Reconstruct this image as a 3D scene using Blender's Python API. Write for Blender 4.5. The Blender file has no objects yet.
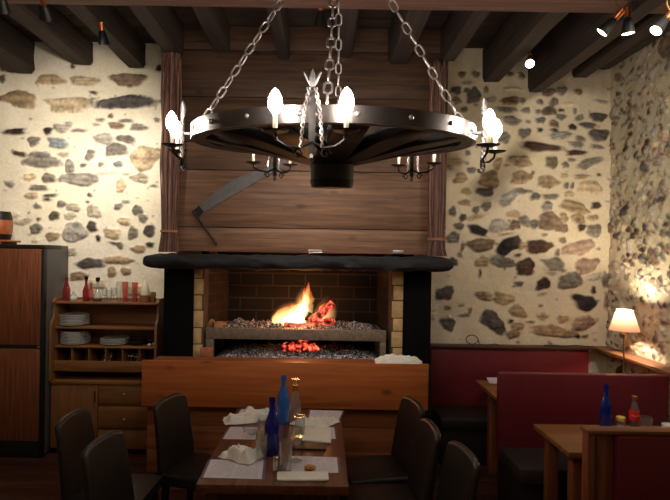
import bpy, bmesh, math, random
import numpy as np
from mathutils import Vector, Matrix, Euler, noise as mnoise

random.seed(7)
PI = math.pi
C = bpy.context.scene.collection
H = 1.9                     # eye height of the photographer
F, U0, V0 = 505.0, 322.0, 254.0
ROLL = math.radians(0.9)
cs, sn = math.cos(ROLL), math.sin(ROLL)

def P(u, v, d):
    """world point seen at photo pixel (u, v) at depth d"""
    xs, ys = (u-U0)/F*d, -(v-V0)/F*d
    return Vector((xs*cs - ys*sn, d, H + xs*sn + ys*cs))

def on_z(u, v, z):
    """world point on the horizontal plane z seen at (u, v)"""
    r = P(u, v, 1.0) - Vector((0, 0, H))
    t = (z-H)/r.z
    return Vector((r.x*t, t, z))

def lin(c):
    return tuple(((x/255)/12.92 if x/255 <= .04045 else ((x/255+.055)/1.055)**2.4) for x in c)

# ------------------------------------------------------------------ materials
def new_mat(name):
    m = bpy.data.materials.new(name); m.use_nodes = True
    nt = m.node_tree; b = nt.nodes['Principled BSDF']
    return m, nt, b

def plain(name, col, rough=.6, metal=0., var=.12, scale=30, bump=0., spec=.5, coat=0., sheen=0.):
    m, nt, b = new_mat(name)
    b.inputs['Roughness'].default_value = rough
    b.inputs['Metallic'].default_value = metal
    b.inputs['Specular IOR Level'].default_value = spec
    b.inputs['Coat Weight'].default_value = coat
    b.inputs['Sheen Weight'].default_value = sheen
    c = lin(col)
    tc = nt.nodes.new('ShaderNodeTexCoord')
    n = nt.nodes.new('ShaderNodeTexNoise'); n.inputs['Scale'].default_value = scale
    n.inputs['Detail'].default_value = 4
    nt.links.new(tc.outputs['Object'], n.inputs['Vector'])
    r = nt.nodes.new('ShaderNodeValToRGB')
    r.color_ramp.elements[0].position = .3; r.color_ramp.elements[1].position = .7
    r.color_ramp.elements[0].color = (*[x*(1-var) for x in c], 1)
    r.color_ramp.elements[1].color = (*[min(1, x*(1+var)) for x in c], 1)
    nt.links.new(n.outputs['Fac'], r.inputs['Fac'])
    nt.links.new(r.outputs['Color'], b.inputs['Base Color'])
    if bump:
        bp = nt.nodes.new('ShaderNodeBump'); bp.inputs['Strength'].default_value = bump
        bp.inputs['Distance'].default_value = .01
        nt.links.new(n.outputs['Fac'], bp.inputs['Height']); nt.links.new(bp.outputs['Normal'], b.inputs['Normal'])
    return m

def wood(name, c1, c2, axis='x', scale=6., stretch=14., rough=.55, bump=.25, knots=False, coat=0.):
    m, nt, b = new_mat(name)
    b.inputs['Roughness'].default_value = rough
    b.inputs['Coat Weight'].default_value = coat
    b.inputs['Coat Roughness'].default_value = .25
    tc = nt.nodes.new('ShaderNodeTexCoord')
    mp = nt.nodes.new('ShaderNodeMapping')
    s = [scale*stretch/4]*3; s['xyz'.index(axis)] = scale/stretch*2
    mp.inputs['Scale'].default_value = s
    nt.links.new(tc.outputs['Object'], mp.inputs['Vector'])
    n = nt.nodes.new('ShaderNodeTexNoise'); n.inputs['Scale'].default_value = 1.6
    n.inputs['Detail'].default_value = 8; n.inputs['Roughness'].default_value = .62
    n.inputs['Distortion'].default_value = .6
    nt.links.new(mp.outputs['Vector'], n.inputs['Vector'])
    r = nt.nodes.new('ShaderNodeValToRGB')
    r.color_ramp.elements[0].position = .3; r.color_ramp.elements[1].position = .72
    r.color_ramp.elements[0].color = (*lin(c1), 1); r.color_ramp.elements[1].color = (*lin(c2), 1)
    nt.links.new(n.outputs['Fac'], r.inputs['Fac'])
    out = r.outputs['Color']
    # each board has a tone in the 'tone' attribute; hood tones also paint light
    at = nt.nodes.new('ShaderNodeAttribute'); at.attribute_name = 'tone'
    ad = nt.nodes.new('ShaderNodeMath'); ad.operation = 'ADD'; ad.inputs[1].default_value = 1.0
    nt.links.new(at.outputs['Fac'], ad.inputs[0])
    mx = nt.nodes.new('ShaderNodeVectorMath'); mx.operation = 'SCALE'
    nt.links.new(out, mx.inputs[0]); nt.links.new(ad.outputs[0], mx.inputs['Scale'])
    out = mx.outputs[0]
    if knots:
        mp2 = nt.nodes.new('ShaderNodeMapping'); s2 = [5.]*3; s2['xyz'.index(axis)] = 2.6
        mp2.inputs['Scale'].default_value = s2
        nt.links.new(tc.outputs['Object'], mp2.inputs['Vector'])
        v = nt.nodes.new('ShaderNodeTexVoronoi'); v.inputs['Scale'].default_value = 1.
        nt.links.new(mp2.outputs['Vector'], v.inputs['Vector'])
        r2 = nt.nodes.new('ShaderNodeValToRGB')
        r2.color_ramp.elements[0].position = .06; r2.color_ramp.elements[1].position = .16
        r2.color_ramp.elements[0].color = (.45, .45, .45, 1); r2.color_ramp.elements[1].color = (1, 1, 1, 1)
        nt.links.new(v.outputs['Distance'], r2.inputs['Fac'])
        mm = nt.nodes.new('ShaderNodeVectorMath'); mm.operation = 'MULTIPLY'
        nt.links.new(out, mm.inputs[0]); nt.links.new(r2.outputs['Color'], mm.inputs[1]); out = mm.outputs[0]
    nt.links.new(out, b.inputs['Base Color'])
    bp = nt.nodes.new('ShaderNodeBump'); bp.inputs['Strength'].default_value = bump
    bp.inputs['Distance'].default_value = .006
    nt.links.new(n.outputs['Fac'], bp.inputs['Height']); nt.links.new(bp.outputs['Normal'], b.inputs['Normal'])
    return m

def glass(name, col, body=0., gloss=.04):
    """thin blown glass: tinted straight-through light, a share of coloured body, a clear reflection"""
    m = bpy.data.materials.new(name); m.use_nodes = True
    nt = m.node_tree; nt.nodes.clear(); N = nt.nodes.new; K = nt.links.new
    o = N('ShaderNodeOutputMaterial'); tr = N('ShaderNodeBsdfTransparent'); tr.inputs[0].default_value = (*lin(col), 1)
    sh = tr.outputs[0]
    if body:
        tl = N('ShaderNodeBsdfTranslucent'); tl.inputs[0].default_value = (*lin(col), 1)
        df = N('ShaderNodeBsdfDiffuse'); df.inputs[0].default_value = (*lin(col), 1)
        a = N('ShaderNodeMixShader'); a.inputs[0].default_value = .5; K(tl.outputs[0], a.inputs[1]); K(df.outputs[0], a.inputs[2])
        c = N('ShaderNodeMixShader'); c.inputs[0].default_value = body; K(sh, c.inputs[1]); K(a.outputs[0], c.inputs[2]); sh = c.outputs[0]
    g = N('ShaderNodeBsdfGlossy'); g.inputs['Roughness'].default_value = gloss
    lw = N('ShaderNodeLayerWeight'); lw.inputs['Blend'].default_value = .25
    f = N('ShaderNodeMapRange'); f.inputs['To Min'].default_value = .04; f.inputs['To Max'].default_value = .55
    K(lw.outputs['Fresnel' if False else 'Facing'], f.inputs['Value'])
    x = N('ShaderNodeMixShader'); K(f.outputs[0], x.inputs[0]); K(sh, x.inputs[1]); K(g.outputs[0], x.inputs[2]); K(x.outputs[0], o.inputs['Surface'])
    return m

def emit(name, col, strength):
    m = bpy.data.materials.new(name); m.use_nodes = True
    nt = m.node_tree; nt.nodes.clear()
    o = nt.nodes.new('ShaderNodeOutputMaterial'); e = nt.nodes.new('ShaderNodeEmission')
    e.inputs['Color'].default_value = (*col, 1); e.inputs['Strength'].default_value = strength
    nt.links.new(e.outputs[0], o.inputs['Surface'])
    return m

def brick_mat(name, c1, c2, cm, axes='xz', scale=1., bw=.24, bh=.085, mortar=.009, rough=.9):
    m, nt, b = new_mat(name)
    b.inputs['Roughness'].default_value = rough
    tc = nt.nodes.new('ShaderNodeTexCoord')
    sp = nt.nodes.new('ShaderNodeSeparateXYZ'); cb = nt.nodes.new('ShaderNodeCombineXYZ')
    nt.links.new(tc.outputs['Object'], sp.inputs[0])
    nt.links.new(sp.outputs['xyz'.index(axes[0])], cb.inputs[0]); nt.links.new(sp.outputs['xyz'.index(axes[1])], cb.inputs[1])
    t = nt.nodes.new('ShaderNodeTexBrick')
    t.inputs['Color1'].default_value = (*lin(c1), 1); t.inputs['Color2'].default_value = (*lin(c2), 1)
    t.inputs['Mortar'].default_value = (*lin(cm), 1)
    t.inputs['Scale'].default_value = scale; t.inputs['Mortar Size'].default_value = mortar
    t.inputs['Brick Width'].default_value = bw; t.inputs['Row Height'].default_value = bh
    nt.links.new(cb.outputs[0], t.inputs['Vector'])
    n = nt.nodes.new('ShaderNodeTexNoise'); n.inputs['Scale'].default_value = 5; n.inputs['Detail'].default_value = 5
    nt.links.new(tc.outputs['Object'], n.inputs['Vector'])
    r = nt.nodes.new('ShaderNodeValToRGB'); r.color_ramp.elements[0].color = (.5, .5, .5, 1); r.color_ramp.elements[1].color = (1.25, 1.25, 1.25, 1)
    nt.links.new(n.outputs['Fac'], r.inputs['Fac'])
    mm = nt.nodes.new('ShaderNodeVectorMath'); mm.operation = 'MULTIPLY'
    nt.links.new(t.outputs['Color'], mm.inputs[0]); nt.links.new(r.outputs['Color'], mm.inputs[1])
    nt.links.new(mm.outputs[0], b.inputs['Base Color'])
    bp = nt.nodes.new('ShaderNodeBump'); bp.inputs['Strength'].default_value = .5; bp.inputs['Distance'].default_value = .01
    bp.invert = True
    nt.links.new(t.outputs['Fac'], bp.inputs['Height']); nt.links.new(bp.outputs['Normal'], b.inputs['Normal'])
    return m

M = {}
M['beam'] = wood('beam_wood', (18, 12, 10), (58, 42, 36), 'y', 6, 14, .8, .6)
M['crossbeam'] = wood('crossbeam_wood', (60, 36, 30), (110, 74, 62), 'x', 6, 14, .7, .4)
M['ceiling'] = wood('ceiling_boards', (34, 23, 19), (66, 46, 39), 'x', 5, 12, .8, .4)
M['floor'] = wood('floor_boards', (46, 23, 16), (92, 50, 36), 'x', 5, 12, .45, .1)
M['hood'] = wood('hood_planks', (72, 49, 38), (140, 102, 78), 'x', 5, 12, .6, .3, knots=True)
M['mantel'] = wood('charred_mantel', (8, 8, 10), (38, 37, 41), 'x', 5, 9, .8, 1.)
M['counter'] = wood('counter_pine', (164, 82, 38), (204, 120, 66), 'x', 5, 12, .42, .1, knots=True)
M['counter_low'] = wood('counter_low_pine', (116, 62, 34), (164, 98, 58), 'x', 5, 12, .5, .15, knots=True)
M['hutch'] = wood('hutch_oak', (104, 64, 32), (142, 94, 52), 'x', 5, 10, .5, .1)
M['hutch_v'] = wood('hutch_oak_upright', (100, 62, 32), (138, 90, 50), 'z', 5, 10, .5, .1)
M['veneer'] = wood('walnut_veneer', (60, 30, 18), (140, 78, 46), 'z', 14, 18, .45, .03)
M['table'] = wood('table_wood', (76, 42, 26), (122, 72, 44), 'y', 6, 12, .38, .1)
M['table_leg'] = wood('table_leg_wood', (60, 32, 20), (98, 56, 34), 'z', 6, 12, .5, .1)
M['booth_table'] = wood('booth_table_wood', (112, 68, 34), (154, 100, 54), 'x', 6, 12, .4, .1)
M['booth_wood'] = wood('booth_frame_wood', (96, 50, 28), (142, 80, 46), 'z', 6, 12, .5, .1)
M['booth_rail'] = wood('booth_rail_wood', (96, 52, 30), (144, 84, 50), 'x', 6, 12, .5, .1)
M['ledge'] = wood('ledge_wood', (92, 56, 34), (140, 90, 58), 'y', 6, 12, .55, .15)
M['ledge_back'] = wood('ledge_dark_wood', (58, 34, 24), (92, 58, 40), 'x', 6, 12, .55, .15)
M['barrel'] = wood('barrel_oak', (120, 58, 26), (176, 96, 46), 'z', 8, 10, .4, .1, coat=.4)
M['log'] = wood('log_bark', (120, 84, 58), (196, 150, 112), 'x', 10, 8, .9, .5)
M['twig'] = wood('twig_bark', (66, 45, 40), (146, 106, 94), 'z', 30, 14, .85, .3)
M['spoke'] = wood('wheel_wood', (16, 13, 16), (36, 30, 33), 'x', 8, 10, .5, .25, coat=.15)
M['char'] = plain('charred_wood', (40, 30, 28), .9, 0, .5, 25, .6)
M['iron'] = plain('black_iron', (44, 40, 40), .42, .75, .25, 20, .15)
M['band'] = plain('polished_iron_band', (92, 86, 86), .3, .9, .15, 12, .06)
M['steel'] = plain('chain_steel', (170, 160, 158), .38, .85, .12, 40, .1)
M['blade'] = plain('dull_blade_steel', (96, 93, 95), .55, .1, .15, 25, .15)
M['grate'] = plain('ashy_iron', (128, 112, 98), .8, .1, .25, 30, .4)
M['jamb'] = plain('black_plaster', (7, 7, 9), .85, 0, .2, 12, .15, spec=.15)
M['redvinyl'] = plain('burgundy_vinyl', (100, 27, 37), .42, 0, .08, 8, .03)
M['greyseat'] = plain('taupe_vinyl', (46, 38, 36), .5, 0, .08, 10, .03)
M['leather'] = plain('dark_leather', (33, 27, 25), .42, 0, .12, 30, .05)
M['leg'] = plain('dark_stained_leg', (30, 21, 18), .5, 0, .15, 20)
M['black'] = plain('black_plastic', (16, 16, 17), .45, 0, .1, 20)
M['fridgeside'] = plain('fridge_grey_side', (78, 74, 72), .5, 0, .08, 6)
M['white'] = plain('white_porcelain', (232, 230, 226), .25, 0, .02, 10)
M['napkin'] = plain('white_paper_napkin', (236, 228, 218), .9, 0, .03, 20)
M['cloth'] = plain('white_cotton', (236, 232, 226), .95, 0, .04, 40, .1)
M['wax'] = plain('ivory_candle', (236, 224, 200), .5, 0, .03, 20)
M['chrome'] = plain('chrome', (214, 210, 206), .2, 1, .03, 20)
M['brass'] = plain('brass', (190, 150, 84), .32, .9, .08, 20)
M['copper'] = plain('copper', (196, 112, 66), .32, .9, .1, 20)
M['shade'] = None
M['clear'] = glass('clear_glass', (250, 252, 252), .05)
M['blue'] = glass('cobalt_glass', (70, 106, 226), .22)
M['bright_blue'] = glass('azure_glass', (110, 186, 252), .35)
M['red_glass'] = glass('ruby_glass', (226, 110, 116), .2)
M['pink_glass'] = glass('pink_glass', (246, 206, 198), .1)
M['cola'] = plain('cola_drink', (34, 12, 8), .15, 0, .05)
M['redlabel'] = plain('red_label', (200, 28, 30), .5, 0, .03)
M['whitelabel'] = plain('white_lettering', (240, 236, 230), .5, 0, .02)
M['yellow'] = plain('yellow_lid', (206, 180, 70), .45, 0, .06)
M['goldfoil'] = plain('gold_foil', (206, 156, 82), .3, .8, .1)
M['salt'] = plain('salt', (238, 236, 230), .9, 0, .03)
M['bread'] = plain('bread_crust', (182, 122, 74), .85, 0, .2, 60, .4)
M['brickyellow'] = plain('yellow_brick', (204, 172, 124), .85, 0, .2, 14, .3)
M['mortar'] = plain('grey_mortar', (92, 78, 66), .95, 0, .2, 40, .4)
M['tile'] = plain('terracotta_tile', (184, 112, 86), .8, 0, .15, 20, .2)
M['firebrick'] = brick_mat('sooty_firebrick', (34, 26, 23), (22, 18, 17), (66, 53, 45), 'xz', 1., .34, .13, .008)
M['firebrick_side'] = brick_mat('sooty_firebrick_side', (64, 46, 36), (48, 36, 29), (74, 58, 47), 'yz', 1., .24, .1, .008)
M['soot'] = plain('soot', (22, 17, 16), .95, 0, .4, 10, .2)
M['cream_plaster'] = plain('cream_plaster', (190, 170, 138), .95, 0, .08, 4, .15)
M['tie'] = plain('straw_tie', (168, 118, 90), .9, 0, .15, 40)
M['basket'] = plain('wicker', (128, 82, 46), .8, 0, .25, 60, .4)
M['knob'] = plain('bright_knob', (220, 214, 206), .2, .8, .03)
M['cable'] = plain('black_rubber', (20, 19, 20), .5, 0, .1)

# ------------------------------------------------------------------ mesh building
class MB:
    def __init__(self):
        self.bm = bmesh.new(); self.mats = []; self.mi = 0
        self.tone = self.bm.faces.layers.float.new('tone')
        self.uv = self.bm.loops.layers.uv.new('UVMap')
        self.t = 0.
    def _finish(self, faces):
        for f in faces:
            f.material_index = self.mi; f[self.tone] = self.t
    def box(self, lo, hi, bevel=0., rot=None, seg=2):
        """axis box from corner lo to corner hi, optionally rotated (Matrix) about its centre"""
        lo, hi = Vector(lo), Vector(hi); c = (lo+hi)/2; s = hi-lo
        t = bmesh.new(); bmesh.ops.create_cube(t, size=1)
        bmesh.ops.scale(t, vec=s, verts=t.verts)
        if bevel > 0:
            bmesh.ops.bevel(t, geom=list(t.edges), offset=min(bevel, min(s)*.45), segments=seg, affect='EDGES', profile=.5)
        mt = Matrix.Translation(c) @ (rot.to_4x4() if rot else Matrix.Identity(4))
        return self.merge(t, mt)
    def merge(self, t, mt=None):
        vm = {}; out = []
        for v in t.verts: vm[v] = self.bm.verts.new((mt @ v.co) if mt else v.co)
        fs = []
        for f in t.faces:
            try: fs.append(self.bm.faces.new([vm[v] for v in f.verts]))
            except ValueError: pass
        self._finish(fs); t.free(); return list(vm.values())
    def tube(self, pts, r, n=8, closed=False, caps=True):
        pts = [Vector(p) for p in pts]; N = len(pts)
        rs = r if isinstance(r, (list, tuple)) else [r]*N
        rings = []; up = None
        for i, p in enumerate(pts):
            a = pts[(i-1) % N] if (closed or i > 0) else p
            b = pts[(i+1) % N] if (closed or i < N-1) else p
            d = (b-a).normalized()
            if up is None:
                up = Vector((0, 0, 1)) if abs(d.z) < .9 else Vector((1, 0, 0))
            x = up - d*up.dot(d)
            if x.length < 1e-5: x = d.orthogonal()
            x.normalize(); up = x; y = d.cross(x)
            rings.append([self.bm.verts.new(p + (x*math.cos(2*PI*k/n)+y*math.sin(2*PI*k/n))*rs[i]) for k in range(n)])
        fs = []
        for i in range(N if closed else N-1):
            A, B = rings[i], rings[(i+1) % N]
            for k in range(n):
                fs.append(self.bm.faces.new((A[k], A[(k+1) % n], B[(k+1) % n], B[k])))
        if caps and not closed:
            fs.append(self.bm.faces.new(rings[0][::-1])); fs.append(self.bm.faces.new(rings[-1]))
        self._finish(fs); return self
    def lathe(self, prof, n=20, c=(0, 0, 0), mt=None):
        """profile [(r, z)...] turned about the z axis through c"""
        c = Vector(c); rings = []
        tr = (lambda v: mt @ v) if mt else (lambda v: v)
        for r, z in prof:
            if r < 1e-6: rings.append([self.bm.verts.new(tr(c+Vector((0, 0, z))))])
            else: rings.append([self.bm.verts.new(tr(c+Vector((r*math.cos(2*PI*k/n), r*math.sin(2*PI*k/n), z)))) for k in range(n)])
        fs = []
        for A, B in zip(rings, rings[1:]):
            for k in range(n):
                k2 = (k+1) % n
                if len(A) == 1 and len(B) == 1: continue
                if len(A) == 1: q = (A[0], B[k2], B[k])
                elif len(B) == 1: q = (A[k], A[k2], B[0])
                else: q = (A[k], A[k2], B[k2], B[k])
                fs.append(self.bm.faces.new(q))
        self._finish(fs); return self
    def prism(self, outline, vec, closed=True):
        """polygon (list of 3-D points) extruded by vec"""
        vec = Vector(vec)
        a = [self.bm.verts.new(Vector(p)) for p in outline]
        b = [self.bm.verts.new(Vector(p)+vec) for p in outline]
        n = len(a); fs = [self.bm.faces.new(a[::-1]), self.bm.faces.new(b)]
        for i in range(n):
            fs.append(self.bm.faces.new((a[i], a[(i+1) % n], b[(i+1) % n], b[i])))
        self._finish(fs); return self
    def grid(self, f, nu, nv, thick=None):
        vs = [[self.bm.verts.new(Vector(f(i/nu, j/nv))) for j in range(nv+1)] for i in range(nu+1)]
        fs = []
        for i in range(nu):
            for j in range(nv):
                fc = self.bm.faces.new((vs[i][j], vs[i+1][j], vs[i+1][j+1], vs[i][j+1]))
                for lp, (a, b) in zip(fc.loops, ((i, j), (i+1, j), (i+1, j+1), (i, j+1))):
                    lp[self.uv].uv = (a/nu, b/nv)
                fs.append(fc)
        self._finish(fs); return self
    def build(self, name, mat, parent=None, loc=None, smooth=40, rot=None, recalc=True):
        if recalc: bmesh.ops.recalc_face_normals(self.bm, faces=self.bm.faces)
        me = bpy.data.meshes.new(name); self.bm.to_mesh(me); self.bm.free()
        for m in (mat if isinstance(mat, (list, tuple)) else [mat]): me.materials.append(m)
        if smooth:
            me.polygons.foreach_set('use_smooth', [True]*len(me.polygons))
            me.set_sharp_from_angle(angle=math.radians(smooth))
        o = bpy.data.objects.new(name, me); C.objects.link(o)
        if parent: o.parent = parent
        if loc is not None: o.location = loc
        if rot is not None: o.rotation_euler = rot
        return o

def tag(o, label, cat, group=None, kind=None):
    if label: o['label'] = label
    if cat: o['category'] = cat
    if group: o['group'] = group
    if kind: o['kind'] = kind
    return o
def thing(name, label, cat, loc=(0, 0, 0), rz=0., group=None):
    o = bpy.data.objects.new(name, None); C.objects.link(o)
    o.empty_display_size = .05; o.location = loc; o.rotation_euler = (0, 0, rz)
    return tag(o, label, cat, group)
def dup(o, parent=None):
    c = o.copy(); C.objects.link(c)
    if parent: c.parent = parent
    for ch in list(o.children): dup(ch, c)
    return c
def solid(o, t, off=-1):
    s = o.modifiers.new('solid', 'SOLIDIFY'); s.thickness = t; s.offset = off; return o
def subd(o, n=1):
    s = o.modifiers.new('sub', 'SUBSURF'); s.levels = n; s.render_levels = n; return o

def structure(o): o['kind'] = 'structure'; return o

# ------------------------------------------------------------------ room shell
BACK, RIGHT, LEFT, FRONT, CEIL = 5.05, 2.87, -3.9, -1.6, 3.98
YM = 4.61                       # front face of the chimney hood

def vnoise(rng, nx, ny, cell):
    """smooth value noise on an nx x ny grid"""
    gx, gy = int(nx/cell)+3, int(ny/cell)+3
    g = rng.random((gx, gy))
    x = np.arange(nx)/cell; y = np.arange(ny)/cell
    xi, yi = x.astype(int), y.astype(int); xf, yf = x-xi, y-yi
    xf = xf*xf*(3-2*xf); yf = yf*yf*(3-2*yf)
    a = g[np.ix_(xi, yi)]; b = g[np.ix_(xi+1, yi)]; c = g[np.ix_(xi, yi+1)]; d = g[np.ix_(xi+1, yi+1)]
    xf = xf[:, None]; yf = yf[None, :]
    return (a*(1-xf)+b*xf)*(1-yf)+(c*(1-xf)+d*xf)*yf

PAL = dict(tan=(158, 136, 108), ltan=(188, 168, 138), lt=(190, 178, 156), grey=(122, 115, 106), lgrey=(158, 151, 140),
           dk=(66, 55, 47), dkgrey=(84, 79, 76), brown=(122, 103, 86), dkbr=(78, 60, 50), olive=(112, 102, 82),
           blue=(138, 144, 148), pink=(150, 128, 112), black=(46, 42, 44))

def stone_patch(x0, x1, z0, z1, step, stones, seed, mortar, rough_amp):
    """numpy: displaced grid + colours for a rubble wall patch; stones = (x, z, rx, rz, rot, colour)"""
    rng = np.random.default_rng(seed)
    nx, nz = int((x1-x0)/step)+1, int((z1-z0)/step)+1
    X = np.linspace(x0, x1, nx); Z = np.linspace(z0, z1, nz)
    n1 = vnoise(rng, nx, nz, 18)-.5; n2 = vnoise(rng, nx, nz, 6)-.5; n3 = vnoise(rng, nx, nz, 2.2)-.5; n4 = vnoise(rng, nx, nz, 55)-.5
    disp = .022*n4*rough_amp + .012*n1*rough_amp + .004*n2*rough_amp + .0015*n3
    base = np.array(lin(mortar))
    col = base[None, None, :]*(1+.14*n4+.10*n1+.06*n2+.05*n3)[..., None]
    # yellowish and greyish drift of the lime mortar
    col[..., 2] *= 1-.12*(vnoise(rng, nx, nz, 40)-.2)
    wob = .36*n2+.16*n3+.24*n1
    for (sx, sz, rx, rz, rot, c) in stones:
        m = max(rx, rz)*1.5
        i0, i1 = np.searchsorted(X, [sx-m, sx+m]); j0, j1 = np.searchsorted(Z, [sz-m, sz+m])
        if i1-i0 < 1 or j1-j0 < 1: continue
        dx = X[i0:i1, None]-sx; dz = Z[None, j0:j1]-sz
        ca, sa = math.cos(rot), math.sin(rot)
        a = (dx*ca+dz*sa)/rx; b = (-dx*sa+dz*ca)/rz
        p = rng.uniform(1.9, 3.0); th = np.arctan2(b, a)
        q = (np.abs(a)**p+np.abs(b)**p)**(1/p)
        q = q*(1+.10*np.sin(2*th+rng.uniform(0, 6))+.09*np.sin(3*th+rng.uniform(0, 6))+.06*np.sin(5*th+rng.uniform(0, 6)))
        q = q + wob[i0:i1, j0:j1]*.75
        w = max(.05, .008/min(rx, rz))
        mask = np.clip((1.0+w-q)/(2*w), 0, 1)
        edge = np.clip(1-np.abs(q-1.08)/.12, 0, 1)
        sc = np.array(lin(PAL[c]))*rng.uniform(.85, 1.15)
        vein = 1+.5*n3[i0:i1, j0:j1]+.6*n2[i0:i1, j0:j1]+.4*n1[i0:i1, j0:j1]
        # bands running along the stone
        vein = vein*(1+.18*np.sin(b*rng.uniform(5, 9)+4*n1[i0:i1, j0:j1]))
        scol = sc[None, None, :]*np.clip(vein, .3, 1.9)[..., None]
        col[i0:i1, j0:j1] = col[i0:i1, j0:j1]*(1-mask[..., None])+scol*mask[..., None]
        dome = np.sqrt(np.clip(1-q*q*.8, 0, 1))
        disp[i0:i1, j0:j1] += mask*(.006+.016*dome*min(1, min(rx, rz)/.05)+.012*n3[i0:i1, j0:j1]) - edge*(1-mask)*.004
    return X, Z, disp, np.clip(col, .01, .92)

def wall_mesh(name, patches, place, mat):
    vs, fs, cols = [], [], []
    base = 0
    for X, Z, disp, col in patches:
        nx, nz = len(X), len(Z)
        vs.append(place(np.repeat(X, nz), np.tile(Z, nx), disp.ravel()))
        i = np.arange(nx-1)[:, None]*nz+np.arange(nz-1)[None, :]
        q = np.stack([i, i+nz, i+nz+1, i+1], -1).reshape(-1, 4)+base
        fs.append(q); cols.append(col.reshape(-1, 3)); base += nx*nz
    V = np.concatenate(vs); Fq = np.concatenate(fs); K = np.concatenate(cols)
    me = bpy.data.meshes.new(name)
    me.vertices.add(len(V)); me.vertices.foreach_set('co', V.ravel())
    me.loops.add(Fq.size); me.loops.foreach_set('vertex_index', Fq.ravel().astype(np.int32))
    me.polygons.add(len(Fq)); me.polygons.foreach_set('loop_start', (np.arange(len(Fq))*4).astype(np.int32))
    me.polygons.foreach_set('use_smooth', np.ones(len(Fq), bool))
    at = me.color_attributes.new('stone', 'FLOAT_COLOR', 'POINT')
    at.data.foreach_set('color', np.concatenate([K, np.ones((len(K), 1))], 1).ravel().astype(np.float32))
    me.update(); me.validate()
    me.materials.append(mat)
    o = bpy.data.objects.new(name, me); C.objects.link(o); return structure(o)

def stone_mat():
    m, nt, b = new_mat('rubble_masonry')
    b.inputs['Roughness'].default_value = .92; b.inputs['Specular IOR Level'].default_value = .2
    a = nt.nodes.new('ShaderNodeAttribute'); a.attribute_name = 'stone'
    tc = nt.nodes.new('ShaderNodeTexCoord')
    n = nt.nodes.new('ShaderNodeTexNoise'); n.inputs['Scale'].default_value = 45; n.inputs['Detail'].default_value = 6
    nt.links.new(tc.outputs['Object'], n.inputs['Vector'])
    r = nt.nodes.new('ShaderNodeValToRGB'); r.color_ramp.elements[0].position = .3; r.color_ramp.elements[1].position = .7
    r.color_ramp.elements[0].color = (.93, .925, .92, 1); r.color_ramp.elements[1].color = (1.05, 1.05, 1.05, 1)
    nt.links.new(n.outputs['Fac'], r.inputs['Fac'])
    mm = nt.nodes.new('ShaderNodeVectorMath'); mm.operation = 'MULTIPLY'
    nt.links.new(a.outputs['Color'], mm.inputs[0]); nt.links.new(r.outputs['Color'], mm.inputs[1])
    nt.links.new(mm.outputs[0], b.inputs['Base Color'])
    bp = nt.nodes.new('ShaderNodeBump'); bp.inputs['Strength'].default_value = .35; bp.inputs['Distance'].default_value = .01
    nt.links.new(n.outputs['Fac'], bp.inputs['Height']); nt.links.new(bp.outputs['Normal'], b.inputs['Normal'])
    return m
M['stone'] = stone_mat()

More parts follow.
